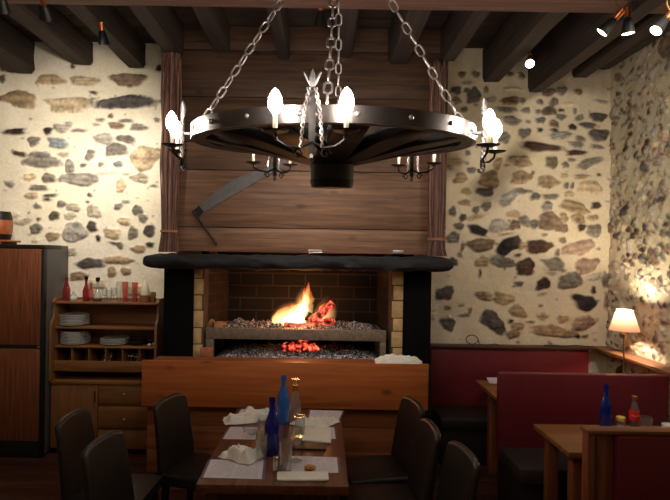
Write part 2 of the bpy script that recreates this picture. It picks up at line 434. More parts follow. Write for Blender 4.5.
ST = """50 80 13 5.8 0 tan;21 99.6 17 8.5 0 tan;68.7 104.5 18.5 8 0 ltan;84 81 12 4.5 0 ltan;4 68 2.5 2.5 0 dk;13 70 5 2.4 0 dk;3 79 3 3.5 0 grey
73 66.5 2.5 2.5 0 dkbr;57 126 3.4 2 0 grey;69 124 3.5 3 0 lgrey;49 129 4 1.5 0 grey;128 79.6 15.5 7 0 brown;126 102.5 30 6.6 2 dkgrey;93.6 92.7 4 2 -15 dk
92 101 2 4 0 grey;110.7 116 2.7 2.7 0 brown;100 120 4 2.3 0 grey;125.6 120.7 7 2 2 grey;115.5 125.5 7.5 4 0 brown;138 127 8.5 3.4 5 grey;157 120 3 2.5 0 grey;97 124.5 4 1.4 0 grey;159 68 2.5 3.5 0 dk
14.7 131.7 12 2.8 3 dk;48 131 4.3 3 0 dk;63 128 8 4 0 lgrey;34 141 5.5 5 20 grey;59 143 10.5 5 0 blue;21 154 7.5 2.8 -10 dkbr;41.6 160 17 8.4 -6 grey;64 154.5 5 2.5 0 lt;70 166 5 6 0 lgrey
49 178 6.5 5 -5 grey;30 177 6.5 4.5 0 ltan;80 179 19 6.5 -4 lgrey;9.5 183.5 5 3 0 lgrey;38.5 187.7 9 3.3 -3 grey;32 195.4 6.5 3 0 ltan;51.5 195.5 7 2.2 3 dkgrey;48 199.5 5 1.3 0 dk;78 130.4 7 2 0 grey;83 165 3 2 0 grey
104 138.7 10 5 2 lgrey;126 139 8.5 3.8 -14 grey;116.5 149.6 12.5 5.4 4 grey;90 155 4.4 5.6 -15 grey;144 158 13.5 11 -10 ltan;118.5 164 4.3 3.3 0 blue;101 164 2.7 2.6 0 grey;105.6 173 8 1.4 4 lt;126 173.6 4 1.2 0 lt
139.5 178 8.5 4.4 4 lt;121 185.6 5.5 6.4 0 ltan;90 194.7 2.7 2.4 0 dkgrey;154 186 3.3 1.3 0 grey;38 206 4 2.5 -20 grey;62 203.6 4.5 3.6 -20 grey;55 215.6 5 4 0 olive;74 207 6 4.5 0 lt;69.6 216 5.5 3.5 0 lt;39 219 2.3 1.6 0 grey
36.5 228.4 7 5 0 grey;53 236.4 6.3 4.5 0 tan;74 232 11.5 10 -20 lgrey;35 241 3.5 2 0 lt;88 201.7 2 1.2 0 dkgrey;94.5 211 7 6 0 lt;118.5 206.5 4.3 3.3 0 grey;126 201.7 3.2 1.8 0 lgrey;138 210 5 5.5 0 grey;143 218 5 4 0 grey
92 226 5.5 5 0 dkgrey;124 221 6 4 0 ltan;133 233 5 6 0 grey;149.6 231 6.4 5.3 0 dkgrey;98.4 238 2.5 3 0 dk;120 245 3.3 3 0 grey;113 243 5 1.2 -10 dk;139 249 7 4 -15 tan;150 244.5 4.3 2.5 0 dk;91 263 13 5 0 dkgrey;117 260 13 4 0 tan;113 233 9 5 0 ltan
125.6 271 5 4 0 tan;112 272 5 5 0 tan;78 276 8 4 0 tan;150 262 4 3 0 lt;96 284 9 4 0 lt;136 290 10 5 0 ltan;70 252 6 4 0 lt;16 215 4 3 0 lt;22 222 8 3 0 lt
462 74.7 4 3 0 brown;475.7 74.7 3.5 3.5 0 brown;466.6 83 5 2.3 0 grey;456 90.5 6.3 3.5 0 dkgrey;467 90.5 3.5 3 0 dkgrey;473.6 96 7.5 7 25 dkgrey;486 90 2.6 3.3 0 grey;457.5 100.6 4 3.5 0 grey;510 101 8.5 4 -5 brown;522.6 100.6 3 2.8 0 grey
507 110 8.5 3 0 grey;525.4 110.7 4.5 3 0 grey;511 121 8.5 5 0 grey;528 122 2.5 1.7 0 grey;521 76 3 3.3 0 brown;510 74 3 2.5 0 brown;464.5 109.7 3 3 0 grey;491 100 5 3 10 lgrey;514 89 8 2 0 lt
548.8 92 7 3.8 0 brown;561.7 91 5 4.2 0 grey;578.5 92 4 3.4 0 brown;539.7 102 3 2.6 0 grey;553.7 102 5 3.3 20 grey;569 104 5.5 2 0 ltan;527 111.5 3 3 0 grey;537.6 112 2.3 2.5 0 grey;549 111 7 4 0 brown;561 110.4 3 2 0 dk;574.7 111 2 2.5 0 grey
561 116.7 5.3 2.6 0 grey;579.6 117.7 4.3 3 20 grey;540.4 120.5 4.5 3 0 grey;597.8 117.4 8 5.5 0 dkgrey;553.7 123.7 5 3 -10 brown;572.6 127 3.7 3 0 dk;588 125.5 8 3.4 -10 dkgrey;602 102 6 2 -15 grey
503.7 137.7 7 5 20 grey;524 133.5 6 4.5 0 grey;543 147.5 22 4 -3 dkbr;520 161.5 10 5.5 0 tan;521 177.6 9.5 7 0 tan;489 179.7 10 7.5 0 tan;461 178 7 5 0 tan;484 192.6 9.5 4.4 0 dkgrey;466 191.6 6 3.5 0 tan;454 161.5 8 4 0 ltan;468 153 3 2.5 0 grey
508.6 197 9 5 15 lgrey;520.5 191 7 3 0 grey;497 163.6 5 5 0 tan;486 139 6 4 0 ltan;471.5 170.6 4 4 0 grey;558 136 12 3.6 12 lgrey;540 130 3 2 10 dk;554 130.5 4 1.8 0 dkgrey;580 139 6 2.6 -12 grey;576 144.4 8 2.6 -4 grey;598 135 10 6 -10 dkgrey
597 147 6 2.3 -8 grey;575.4 153 9 2.8 0 dkbr;571 160 4 2 -10 brown;551.6 163 5.5 6.5 0 olive;565 165 3 3.5 20 grey;589.4 163 12 4.4 22 grey;564 176 4 2.5 0 tan;581 177 8.5 2.6 0 tan;598.5 175 2.3 1.3 0 dk;548 182 10.5 6 5 tan
566 185.7 2.6 3 0 grey;572 186 2 3 0 grey;589.4 187.4 11.5 6.5 0 ltan;535 197 4 3.5 0 grey;551 197 7.5 3 0 grey;569 194.4 5 2.7 0 ltan;529 191.6 3 1.5 0 grey;486 206 6 4.4 10 grey;452.4 212 4 4.5 10 grey;475.5 210 3.2 4 0 grey;462.5 217.8 3.7 4 0 dkgrey
458.7 226 4.7 3.7 0 grey;477.6 230 10 4.5 -12 black;498.6 226 9 8 0 lgrey;514.7 225 5 5 0 brown;513 214 7 3 0 tan;453 237.8 6 5 0 grey;481 244.5 12.5 7 5 brown;508.4 245.5 11.5 8 30 black;462.5 247 2 4.5 0 brown;482 261.6 7 5 0 tan;502 261.6 11 5.6 -10 grey
460 255 3 2.6 0 grey;476 217 9 2.6 15 ltan;453 262 5 4 0 dkgrey;505.6 234 6 1.2 8 brown;504 203 7 3 0 lgrey;465 203 6 3 0 tan;547 206.7 6 5 0 grey;574 207.5 13.5 6 -12 tan;596 206 5.3 3.5 0 dkbr;524.7 221 5 6 10 grey;533.7 224 4 5 0 grey
551 222.4 14 8.6 -18 brown;564 229 4 5 0 brown;577.7 218.7 7 4.4 0 tan;592.6 218 5 3 0 tan;563.5 218 5 5 0 tan;582 227.6 3.5 3.5 0 dkbr;594 231.3 8 5.5 0 grey;516.5 241 4 6 0 dk;539 246.3 13 7.4 0 dkbr;562 240.3 4.5 3 0 brown;579 247.8 16.5 8 16 pink
557.5 253 2.5 4 0 grey;554.5 264 12 5.4 -12 grey;526 265 8 7 10 dkbr;586.6 265.7 11 7 0 pink;544 235 3 2 0 grey;518 255 3 1.6 0 dk;521.7 245.5 4 4 0 tan;445 293 9.5 7.4 0 dkgrey;447.5 307.5 4 2.4 0 olive;448 324 7 7 0 dkgrey;485 295.8 7 4.3 0 tan
491 319 10 9 -40 dkgrey;497 327 10 5.5 -38 dkgrey;504.5 298.5 9.5 6 0 tan;464.7 315 5 2.2 10 olive;461 305 3 1.5 0 tan;470 310.5 2 3 0 olive;510.7 321 3 2 0 dk;480.4 273 1.5 4 0 dk;513 334 6 3.6 0 tan;433 313.5 3 6 0 lt
519 283.5 4.5 3 0 dkgrey;543.7 283.5 7.5 5.5 15 dk;571 281 12 7.4 0 grey;525 271.5 9 4 0 dkbr;553 273 6 2 0 lgrey;593 277 8 3.4 12 lgrey;605 280 3.5 7 0 grey;593 290 2.7 4 0 dk;585 302 12.5 7.6 0 black;517.5 311 8.5 6 0 tan;542 294 4 1.6 10 tan
540.7 305.7 2 1.5 0 brown;542 315.4 6 3 0 tan;563 318.7 6.5 3.3 10 tan;582.7 322.5 11.5 7 5 pink;530 321.7 4 1.3 0 dk;551 330.7 20 6 -4 tan;516.7 326 7 4 0 tan;577.5 336.4 2.5 1.8 0 dk;606 301 3 8 0 brown"""
left_st, right_st = [], []
for row in ST.replace('\n', ';').split(';'):
    f = row.split(); u, v, a, b, r = map(float, f[:5]); p = P(u, v, BACK)
    (left_st if u < 300 else right_st).append((p.x, p.z, a*.0101, b*.0101, math.radians(r), f[5]))
rr = random.Random(3)
for k in range(60):                                   # small chips of stone between the big ones
    x = rr.uniform(-3.2, -1.65); z = rr.uniform(1.7, 3.6)
    left_st.insert(0, (x, z, rr.uniform(.006, .016), rr.uniform(.005, .01), 0, rr.choice(['lgrey', 'lt', 'ltan', 'grey'])))
for k in range(70):
    x = rr.uniform(1.1, 2.85); z = rr.uniform(1.0, 3.6)
    right_st.insert(0, (x, z, rr.uniform(.008, .035), rr.uniform(.006, .018), rr.uniform(-.3, .3), rr.choice(['lgrey', 'lt', 'ltan', 'tan', 'grey', 'brown'])))
pl = stone_patch(LEFT, -1.20, 0, CEIL, .0105, left_st, 11, (232, 222, 203), .8)
pr = stone_patch(.92, RIGHT+.06, 0, CEIL, .0105, right_st, 12, (212, 198, 174), 1.1)
# a rough overhead strip behind the hood so the back wall is one continuous face above the firebox
wall_mesh('wall_back', [pl, pr], lambda x, z, d: np.stack([x, BACK-d, z], 1), M['stone'])

rs = []
rr = random.Random(21)
for k in range(5200):
    y = rr.uniform(1.2, 5.05); z = rr.uniform(.3, 3.9)
    big = rr.random()
    rx = rr.uniform(.06, .12) if big < .10 else rr.uniform(.014, .045)
    ok = all((y-s[0])**2+((z-s[1])*1.35)**2 > ((rx+s[2])*.80)**2 for s in rs if abs(y-s[0]) < .3)
    if ok:
        rs.append((y, z, rx, rx*rr.uniform(.45, .85), rr.uniform(-.9, .9), rr.choice(['grey', 'lgrey', 'tan', 'brown', 'brown', 'pink', 'olive', 'ltan', 'dkbr', 'lgrey', 'grey', 'brown', 'lt', 'lgrey', 'dkgrey'])))
pw = stone_patch(1.2, 5.09, 0, CEIL, .0105, rs, 13, (186, 174, 154), 2.2)
wall_mesh('wall_right', [pw], lambda x, z, d: np.stack([RIGHT-d, x, z], 1), M['stone'])

b = MB(); b.t = 0
nb = 26
for i in range(nb):                                              # floor boards running across the room
    y0 = FRONT + i*(BACK-FRONT)/nb; y1 = FRONT + (i+1)*(BACK-FRONT)/nb
    b.t = random.uniform(-.12, .12); b.box((LEFT, y0+.001, -.04), (RIGHT, y1-.001, 0), .002)
structure(b.build('floor', M['floor']))
b = MB()
for i in range(30):
    y0 = FRONT + i*(BACK+.1-FRONT)/30; y1 = FRONT + (i+1)*(BACK+.1-FRONT)/30
    b.t = random.uniform(-.2, .2); b.box((LEFT, y0+.002, CEIL), (RIGHT, y1-.002, CEIL+.04), .003)
structure(b.build('ceiling', M['ceiling']))
b = MB(); b.box((LEFT-.1, FRONT, 0), (LEFT, BACK, CEIL)); structure(b.build('wall_left', M['cream_plaster']))
b = MB(); b.box((LEFT, FRONT-.1, 0), (RIGHT, FRONT, CEIL)); structure(b.build('wall_front', M['cream_plaster']))
b = MB(); b.box((RIGHT, FRONT, 0), (RIGHT+.1, 1.2, CEIL)); structure(b.build('wall_entry', M['cream_plaster']))
# plank ledge capping the low wainscot on the right wall
b = MB(); b.box((2.69, 1.6, .995), (RIGHT-.002, BACK-.03, 1.03), .006)
structure(b.build('trim_1', M['ledge']))

# ------------------------------------------------------------------ ceiling beams
BL = [  # u of bottom-left, u of bottom-right, v of the underside, end plane, label
    (8, 37, 74, BACK-.04, 'dark rough ceiling beam ending on the wall nearest the left edge'),
    (73, 94, 66, BACK-.04, 'dark rough ceiling beam meeting the pale wall above the brown stones, second from left'),
    (129, 147, 69, BACK-.04, 'dark ceiling beam meeting the wall just left of the twig bundle, third from left'),
    (166, 184, 57, BACK-.45, 'dark ceiling beam ending right above the left twig bundle'),
    (213, 230, 52, YM-.004, 'square dark ceiling beam ending on the hood left of the left chain top'),
    (277, 290, 59, YM-.004, 'narrow dark ceiling beam ending on the hood right of the left chain'),
    (335, 352, 58, YM-.004, 'dark ceiling beam ending on the hood behind the paired middle chains'),
    (388, 409, 64, YM-.004, 'dark ceiling beam ending on the hood behind the right chain top'),
    (440, 456, 62, BACK-.45, 'dark ceiling beam over the right twig bundle'),
    (481, 499, 83, BACK-.04, 'dark ceiling beam meeting the stone wall above the right lit bulbs'),
    (526, 541, 94, BACK-.04, 'broad dark ceiling beam carrying a small spotlight, second from the right wall'),
    (570, 586, 79, BACK-.04, 'dark ceiling beam ending next to the right wall corner'),
    (594, 609, 71, BACK-.04, 'dark ceiling beam lying against the top of the right stone wall'),
]
def bumpy_box(b, lo, hi, n, amp, axis, seed):
    """hand hewn beam: an octagonal section carried along one axis with waves in it"""
    lo, hi = Vector(lo), Vector(hi); c = (lo+hi)/2; s = (hi-lo)/2
    ax = 'xyz'.index(axis); o1, o2 = [k for k in range(3) if k != ax]
    ch = .78; sec = [(-1, -ch), (-ch, -1), (0, -1.02), (ch, -1), (1, -ch), (1.0, 0), (1, ch), (ch, 1), (-ch, 1), (-1, ch), (-1, 0)]
    rings = []
    for i in range(n+1):
        t = i/n; ring = []
        for k, (p, q) in enumerate(sec):
            v = Vector((0, 0, 0)); v[ax] = lo[ax]+(hi[ax]-lo[ax])*t
            nz = mnoise.noise(Vector((t*6*(hi[ax]-lo[ax])*.6, k*.7, seed*9.1)))*amp
            nz2 = mnoise.noise(Vector((t*2.2, seed*5.3, 3)))*amp*.6
            v[o1] = c[o1]+p*s[o1]*(1+nz)+nz2*s[o1]; v[o2] = c[o2]+q*s[o2]*(1+nz*.8)
            ring.append(b.bm.verts.new(v))
        rings.append(ring)
    fs = []
    m = len(sec)
    for A, B in zip(rings, rings[1:]):
        for k in range(m): fs.append(b.bm.faces.new((A[k], A[(k+1) % m], B[(k+1) % m], B[k])))
    fs.append(b.bm.faces.new(rings[0])); fs.append(b.bm.faces.new(rings[-1][::-1]))
    b._finish(fs)
for i, (ul, ur, v, ye, lab) in enumerate(BL):
    d = BACK if ye > YM else YM
    a, c = P(ul, v, d), P(ur, v, d); z = (a.z+c.z)/2
    b = MB(); b.t = random.uniform(-.15, .2)
    bumpy_box(b, (a.x, -.9, z), (c.x, ye, CEIL-.003), 26, .10, 'y', i+1)
    tag(b.build('ceiling_beam', M['beam'], smooth=35), lab, 'beam', 'ceiling beams')
b = MB(); b.t = 0
cz = P(335, 9, 3.5).z
bumpy_box(b, (LEFT+.01, 3.3, cz), (RIGHT-.06, 3.52, cz+.13), 30, .03, 'x', 30)
tag(b.build('cross_beam', M['crossbeam'], smooth=35, rot=(0, 0, 0)), 'brown squared cross beam running across the top under the ceiling beams', 'beam')

# ------------------------------------------------------------------ fireplace
fp = thing('fireplace', 'big open fireplace with plank hood, black log mantel and brick piers', 'fireplace', (0, YM, 0))
def L(p, o=(0, YM, 0)): return Vector(p)-Vector(o)
hx0, hx1 = P(163, 150, YM).x, P(447, 150, YM).x
mz = P(295, 254, YM).z
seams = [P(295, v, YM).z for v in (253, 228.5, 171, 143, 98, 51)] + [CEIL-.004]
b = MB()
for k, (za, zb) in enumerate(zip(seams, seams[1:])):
    b.t = [.36, .12, -.2, -.46, -.54, -.46][k]  # bulb-lit lower planks and dim upper planks put into the colour
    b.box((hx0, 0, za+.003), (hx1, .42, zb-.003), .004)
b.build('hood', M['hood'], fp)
b = MB()                                              # log mantel, rough and rounded at both ends
pa, pb = P(145, 261, 4.5), P(452, 264.5, 4.5)
n = 90; rings = []; sec = 18
for i in range(n+1):
    t = i/n; x = pa.x+(pb.x-pa.x)*t; ring = []
    e = min(t, 1-t)*n/3.6; er = min(1, .74+.26*e) if i not in (0, n) else .55
    zc = 1.9+.012*math.sin(t*7)-.012-.0*t; zc = (pa.z*(1-t)+pb.z*t)
    for k in range(sec):
        a = 2*PI*k/sec
        f = 1+.22*mnoise.noise(Vector((t*14, k*.6, 2)))+.16*mnoise.noise(Vector((t*40, k*1.1, 7)))
        ring.append(b.bm.verts.new(L((x, 4.50+.105*er*f*math.copysign(abs(math.cos(a))**.7, math.cos(a)), zc+.064*er*f*math.copysign(abs(math.sin(a))**.7, math.sin(a))))))
    rings.append(ring)
fs = []
for A, B in zip(rings, rings[1:]):
    for k in range(sec): fs.append(b.bm.faces.new((A[k], A[(k+1) % sec], B[(k+1) % sec], B[k])))
fs += [b.bm.faces.new(rings[0]), b.bm.faces.new(rings[-1][::-1])]; b._finish(fs)
b.build('mantel', M['mantel'], fp, smooth=60)
zt = P(295, 268, YM).z
for (ua, ub) in ((164, 193), (404, 431)):
    b = MB(); b.box(L((P(ua, 300, YM).x, YM-.02, 0)), L((P(ub, 300, YM).x, YM+.43, zt+.02)), .012)
    b.build('jamb', M['jamb'], fp)
for (ua, ub, side) in ((193.3, 203.5, 0), (391.5, 403.5, 1)):
    b = MB(); b.mi = 1
    x0, x1 = P(ua, 300, YM).x, P(ub, 300, YM).x
    b.box(L((x0, YM+.01, .6)), L((x1, YM+.3, zt+.01)))
    b.mi = 0
    zz = P(200, 359, YM).z; k = 0
    while zz < zt-.03:
        hgt = [.135, .15, .16, .14, .15][k % 5] if side == 0 else [.13, .15, .12, .16, .14][k % 5]
        ins = .012*((k+side) % 2)
        b.box(L((x0+.006+(ins if side else 0), YM-.004, zz+.005)), L((x1-.004-(0 if side else ins), YM+.2, min(zt, zz+hgt)-.005)), .006)
        zz += hgt; k += 1
    b.build('brick_pier', [M['brickyellow'], M['mortar']], fp)
# firebox: back, splayed cheeks and hearth floor
FBY = 5.3
xl, xr = P(203.5, 300, YM).x, P(391.5, 300, YM).x
hz = P(300, 359, YM).z
b = MB(); b.box(L((xl-.02, FBY, hz-.05)), L((xr+.02, FBY+.08, CEIL-.9))); b.build('firebox_back', M['firebrick'], fp)
for x0, x1, s in ((xl, xl+.10, -1), (xr, xr-.06, 1)):
    b = MB()
    b.prism([L((x0, YM+.2, hz-.05)), L((x1, FBY, hz-.05)), L((x0+s*.12, FBY, hz-.05)), L((x0+s*.03, YM+.2, hz-.05))], (0, 0, 1.3))
    b.build('firebox_cheek', M['firebrick_side'], fp)
b = MB(); b.box(L((xl-.02, YM+.4, zt+.10)), L((xr+.02, YM+.46, zt+1.0))); b.box(L((xl-.02, YM+.05, zt+.25)), L((xr+.02, FBY+.02, zt+.3)))
b.build('smoke_chamber', M['soot'], fp)
b = MB(); b.box(L((P(164, 300, YM).x+.002, YM-.17, .0)), L((P(429, 300, YM).x-.002, YM-.025, hz-.015)), .004); b.box(L((xl, YM-.02, .0)), L((xr, FBY, hz-.02)))
b.build('hearth', M['soot'], fp)

# hinges sitting on the mantel
for k, (ua, ub, v) in enumerate(((308, 322, 252.8), (393, 403.5, 253.5))):
    p = P((ua+ub)/2, v, YM-.02); w = (ub-ua)/2/F*YM
    t = thing('hinge', ['longer steel hinge plate at the hood foot, above the fire', 'shorter steel hinge plate at the hood foot, right end'][k], 'hinge', (p.x, YM-.003, p.z), 0, 'hood hinges')
    b = MB(); b.box((-w, -.006, -.004), (w, 0, .03), .002); b.build('plate', M['steel'], t)
    b = MB(); b.tube([(-w, -.012, 0), (w, -.012, 0)], .007, 8); b.build('knuckle', M['chrome'], t)

# twig bundles (besoms) flanking the hood
def besom(u0, u1, vtop, vtie, vbot, lab, seed):
    r = random.Random(seed)
    d = YM-.07
    zt_, ztie, zb = P((u0+u1)/2, vtop, d).z, P((u0+u1)/2, vtie, d).z, P((u0+u1)/2, vbot, d).z
    pc = P((u0+u1)/2, (vtop+vbot)/2, d); hw = (u1-u0)/2/F*d
    t = thing('twig_bundle', lab, 'twig bundle', (pc.x, d, zb), 0, 'twig bundles beside the hood')
    b = MB()
    for k in range(120):
        a = r.uniform(0, 2*PI); q = math.sqrt(r.random())
        ox, oy = q*math.cos(a)*(hw*.92), q*math.sin(a)*.055
        b.t = r.uniform(-.6, .7)
        top = zt_-zb-r.uniform(0, .12)
        fl = 1.18
        pts = [(ox*fl+r.uniform(-.01, .01), oy*fl, 0), (ox*.97, oy*.95, (ztie-zb)*.55), (ox*.82, oy*.85, ztie-zb)]
        for j in range(1, 6):
            pts.append((ox*(.84+.16*min(1, j/2))+r.uniform(-.012, .012), oy+r.uniform(-.006, .006), ztie-zb+(top-(ztie-zb))*j/5))
        b.tube(pts, r.uniform(.0035, .007), 5)
    o = b.build('twigs', M['twig'], t); o['kind'] = 'stuff'
    b = MB(); rx, ry = hw*.86, .056
    b.tube([(rx*math.cos(2*PI*k/24), ry*math.sin(2*PI*k/24), ztie-zb) for k in range(24)], .007, 6, closed=True)
    b.tube([(rx*math.cos(2*PI*k/24), ry*math.sin(2*PI*k/24), ztie-zb+.011) for k in range(24)], .006, 6, closed=True)
    b.build('tie', M['tie'], t)
besom(161, 180, 50, 232, 252, 'tall bundle of thin brown twigs standing at the left side of the hood', 1)
besom(428, 446.5, 62, 240, 256, 'tall bundle of thin brown twigs standing at the right side of the hood', 2)

# scythe-like tool hanging on the hood
t = thing('scythe_blade', 'old grey curved iron blade with a thin handle hung on the plank hood', 'tool', (P(230, 195, YM).x, YM, P(230, 195, YM).z))
o0 = Vector(t.location); d = YM-.02
def bl(u, v, dd=d): return P(u, v, dd)-o0
up = [(194, 211), (200, 204), (215, 192.5), (232, 180.5), (248, 173), (262, 170), (285, 160)]
lo = [(200, 216), (212, 207), (228, 198), (243, 189.5), (258, 180), (275, 172), (288, 163)]
b = MB(); b.prism([bl(*p) for p in up]+[bl(*p) for p in lo[::-1]], (0, .006, 0)); b.build('blade', M['blade'], t)
b = MB(); b.prism([bl(*p, d-.002) for p in ((192, 212), (199, 205.5), (204, 211.5), (199, 217))], (0, .016, 0)); b.build('collar', M['iron'], t)
b = MB(); b.tube([bl(192.5, 210.5, d-.012), bl(216.5, 244, d-.012)], [.012, .009], 10)
b.tube([bl(214, 241, d-.012), bl(217, 245, d-.012)], .013, 8); b.build('handle', M['leg'], t)

# grate, ash and fire
gz = P(295, 329, 4.66).z; gl, gr = P(206, 335, 4.66).x, P(386, 335, 4.66).x
ghz = hz
t = thing('fire_grate', 'grey ash-dusted iron fire grate on legs in the firebox', 'grate', ((gl+gr)/2, 4.66, ghz-.02)); go = Vector(t.location)
b = MB(); b.box(Vector((gl, 4.64, gz-.1))-go, Vector((gr, 4.68, gz))-go, .006); b.build('front_bar', M['grate'], t)
for k in range(7):
    y = 4.72+k*.065; b = MB(); b.box(Vector((gl+.05, y, gz-.05))-go, Vector((gr-.05, y+.025, gz-.02))-go, .004); b.build('crossbar', M['iron'], t)
for x0, x1 in ((gl, gl+.075), (gr-.055, gr)):
    for y in (4.645, 5.12):
        b = MB(); b.box(Vector((x0, y, ghz-.02))-go, Vector((x1, y+.035, gz-.1))-go, .005); b.build('leg', M['grate'], t)
for x0, x1 in ((gl+.02, gl+.05), (gr-.05, gr-.02)):
    b = MB(); b.box(Vector((x0, 4.68, gz-.07))-go, Vector((x1, 5.15, gz-.04))-go, .004); b.build('side_rail', M['iron'], t)

def ash_mat():
    m, nt, b = new_mat('wood_ash'); b.inputs['Roughness'].default_value = 1.
    tc = nt.nodes.new('ShaderNodeTexCoord'); n = nt.nodes.new('ShaderNodeTexNoise')
    n.inputs['Scale'].default_value = 60; n.inputs['Detail'].default_value = 5; n.inputs['Roughness'].default_value = .7
    nt.links.new(tc.outputs['Object'], n.inputs['Vector'])
    r = nt.nodes.new('ShaderNodeValToRGB'); e = r.color_ramp.elements
    e[0].position = .38; e[0].color = (*lin((40, 34, 34)), 1); e[1].position = .6; e[1].color = (*lin((226, 218, 220)), 1)
    k = e.new(.5); k.color = (*lin((92, 84, 84)), 1)
    nt.links.new(n.outputs['Fac'], r.inputs['Fac']); nt.links.new(r.outputs['Color'], b.inputs['Base Color'])
    return m
M['ash'] = ash_mat()
def ash_bed(name, x0, x1, y0, y1, z, amp, lab, seed):
    b = MB()
    def f(s, q):
        x, y = x0+(x1-x0)*s, y0+(y1-y0)*q
        edge = min(1, 8*min(s, 1-s), 4*min(q, 1-q)+.25)
        h = .5+.5*mnoise.noise(Vector((x*9, y*9, seed)))+.35*mnoise.noise(Vector((x*30, y*30, seed)))+.25*mnoise.noise(Vector((x*70, y*70, seed)))
        return (x, y, z+amp*edge*h)
    b.grid(f, 150, 44); o = b.build(name, M['ash'], smooth=0)
    return tag(o, lab, 'ash', None, 'stuff')
ash_bed('ash_bed', gl+.02, gr-.02, 4.682, 5.2, gz-.03, .075, 'grey and white ash heaped on the fire grate', 1.)
ash_bed('hearth_ash', xl+.1, xr-.06, YM+.03, 5.25, hz-.018, .09, 'grey ash strewn on the hearth under the grate', 5.)

def log(pa, pb, r0, r1, mat, lab, seed, cat='log', name='log', group=None):
    pa, pb = Vector(pa), Vector(pb); b = MB(); n = 10
    rg = random.Random(seed); ax = (pb-pa).normalized(); x = ax.orthogonal().normalized(); y = ax.cross(x); rings = []; m = 12
    for i in range(n+1):
        tt = i/n; ring = []
        for k in range(m):
            a = 2*PI*k/m; rad = (r0+(r1-r0)*tt)*(1+.28*mnoise.noise(Vector((tt*3, math.cos(a)*1.4, math.sin(a)*1.4+seed))))
            ring.append(b.bm.verts.new(pa+(pb-pa)*tt+(x*math.cos(a)+y*math.sin(a))*rad))
        rings.append(ring)
    fs = []
    for A, B in zip(rings, rings[1:]):
        for k in range(m): fs.append(b.bm.faces.new((A[k], A[(k+1) % m], B[(k+1) % m], B[k])))
    fs += [b.bm.faces.new(rings[0]), b.bm.faces.new(rings[-1][::-1])]; b._finish(fs)
    return tag(b.build(name, mat, smooth=50), lab, cat, group)
def ember_mat(name, strength, dark):
    m, nt, b = new_mat(name); b.inputs['Roughness'].default_value = .9
    tc = nt.nodes.new('ShaderNodeTexCoord'); n = nt.nodes.new('ShaderNodeTexNoise')
    n.inputs['Scale'].default_value = 22; n.inputs['Detail'].default_value = 4
    nt.links.new(tc.outputs['Object'], n.inputs['Vector'])
    r = nt.nodes.new('ShaderNodeValToRGB'); e = r.color_ramp.elements
    e[0].position = .42; e[0].color = (0, 0, 0, 1); e[1].position = .66; e[1].color = (1, .22, .10, 1)
    k = e.new(.53); k.color = (.55, .035, .02, 1)
    nt.links.new(n.outputs['Fac'], r.inputs['Fac']); nt.links.new(r.outputs['Color'], b.inputs['Emission Color'])
    b.inputs['Emission Strength'].default_value = strength
    b.inputs['Base Color'].default_value = (*lin(dark), 1)
    return m
M['ember'] = ember_mat('glowing_ember', 1.7, (60, 44, 42))
M['hotlog'] = ember_mat('burning_log', 1.5, (70, 48, 44))
yl = 4.86
def G(u, v, d=yl): return P(u, v, d)
log(G(311, 322), G(333, 303), .045, .04, M['hotlog'], 'charred log glowing red, leaning right of the flames', 3., group='burning logs')
log(G(316, 313, 4.95), G(330, 297, 4.97), .03, .03, M['char'], 'black charred log end sticking up behind the flames', 4., group='burning logs')
log(G(284, 326, 4.8), G(322, 326, 4.84), .035, .03, M['hotlog'], 'glowing log lying flat under the flames', 5., group='burning logs')
log(G(300, 325, 4.97), G(334, 321, 4.9), .035, .035, M['hotlog'], 'glowing split log at the right of the fire on the grate', 6., group='burning logs')
# unburnt pieces at the left end
log(G(204, 331, 4.72), G(211, 322, 4.9), .035, .04, M['log'], 'pale wood chunk leaning at the left end of the grate', 7., group='unburnt wood')
log(G(213, 326, 4.74), G(226, 326, 4.8), .045, .045, M['log'], 'round pale wood chunk at the left of the grate', 8., group='unburnt wood')
log(G(224, 327.5, 4.76), G(237, 328, 4.82), .035, .03, M['log'], 'smaller pale wood chunk at the right of the unburnt pile', 9., group='unburnt wood')
# embers glowing under the grate
for k, (u, v, s) in enumerate(((289, 348, .07), (304, 348.5, .095), (312, 350, .06))):
    p = P(u, v, 4.84)
    b = MB(); bm2 = bmesh.new(); bmesh.ops.create_icosphere(bm2, subdivisions=3, radius=1)
    for vv in bm2.verts:
        f = 1+.35*mnoise.noise(vv.co*1.7+Vector((k*4, 0, 0)))+.12*mnoise.noise(vv.co*6)
        vv.co = Vector((vv.co.x*s, vv.co.y*s*.8, vv.co.z*s*.95))*f
    b.merge(bm2)
    o = b.build('ember_heap', M['ember'], None, (p.x, p.y, hz+.05))
    tag(o, ['red glowing ember heap under the grate, leftmost', 'largest red glowing ember heap under the grate', 'red glowing ember heap under the grate, rightmost'][k], 'embers', 'embers under the grate')

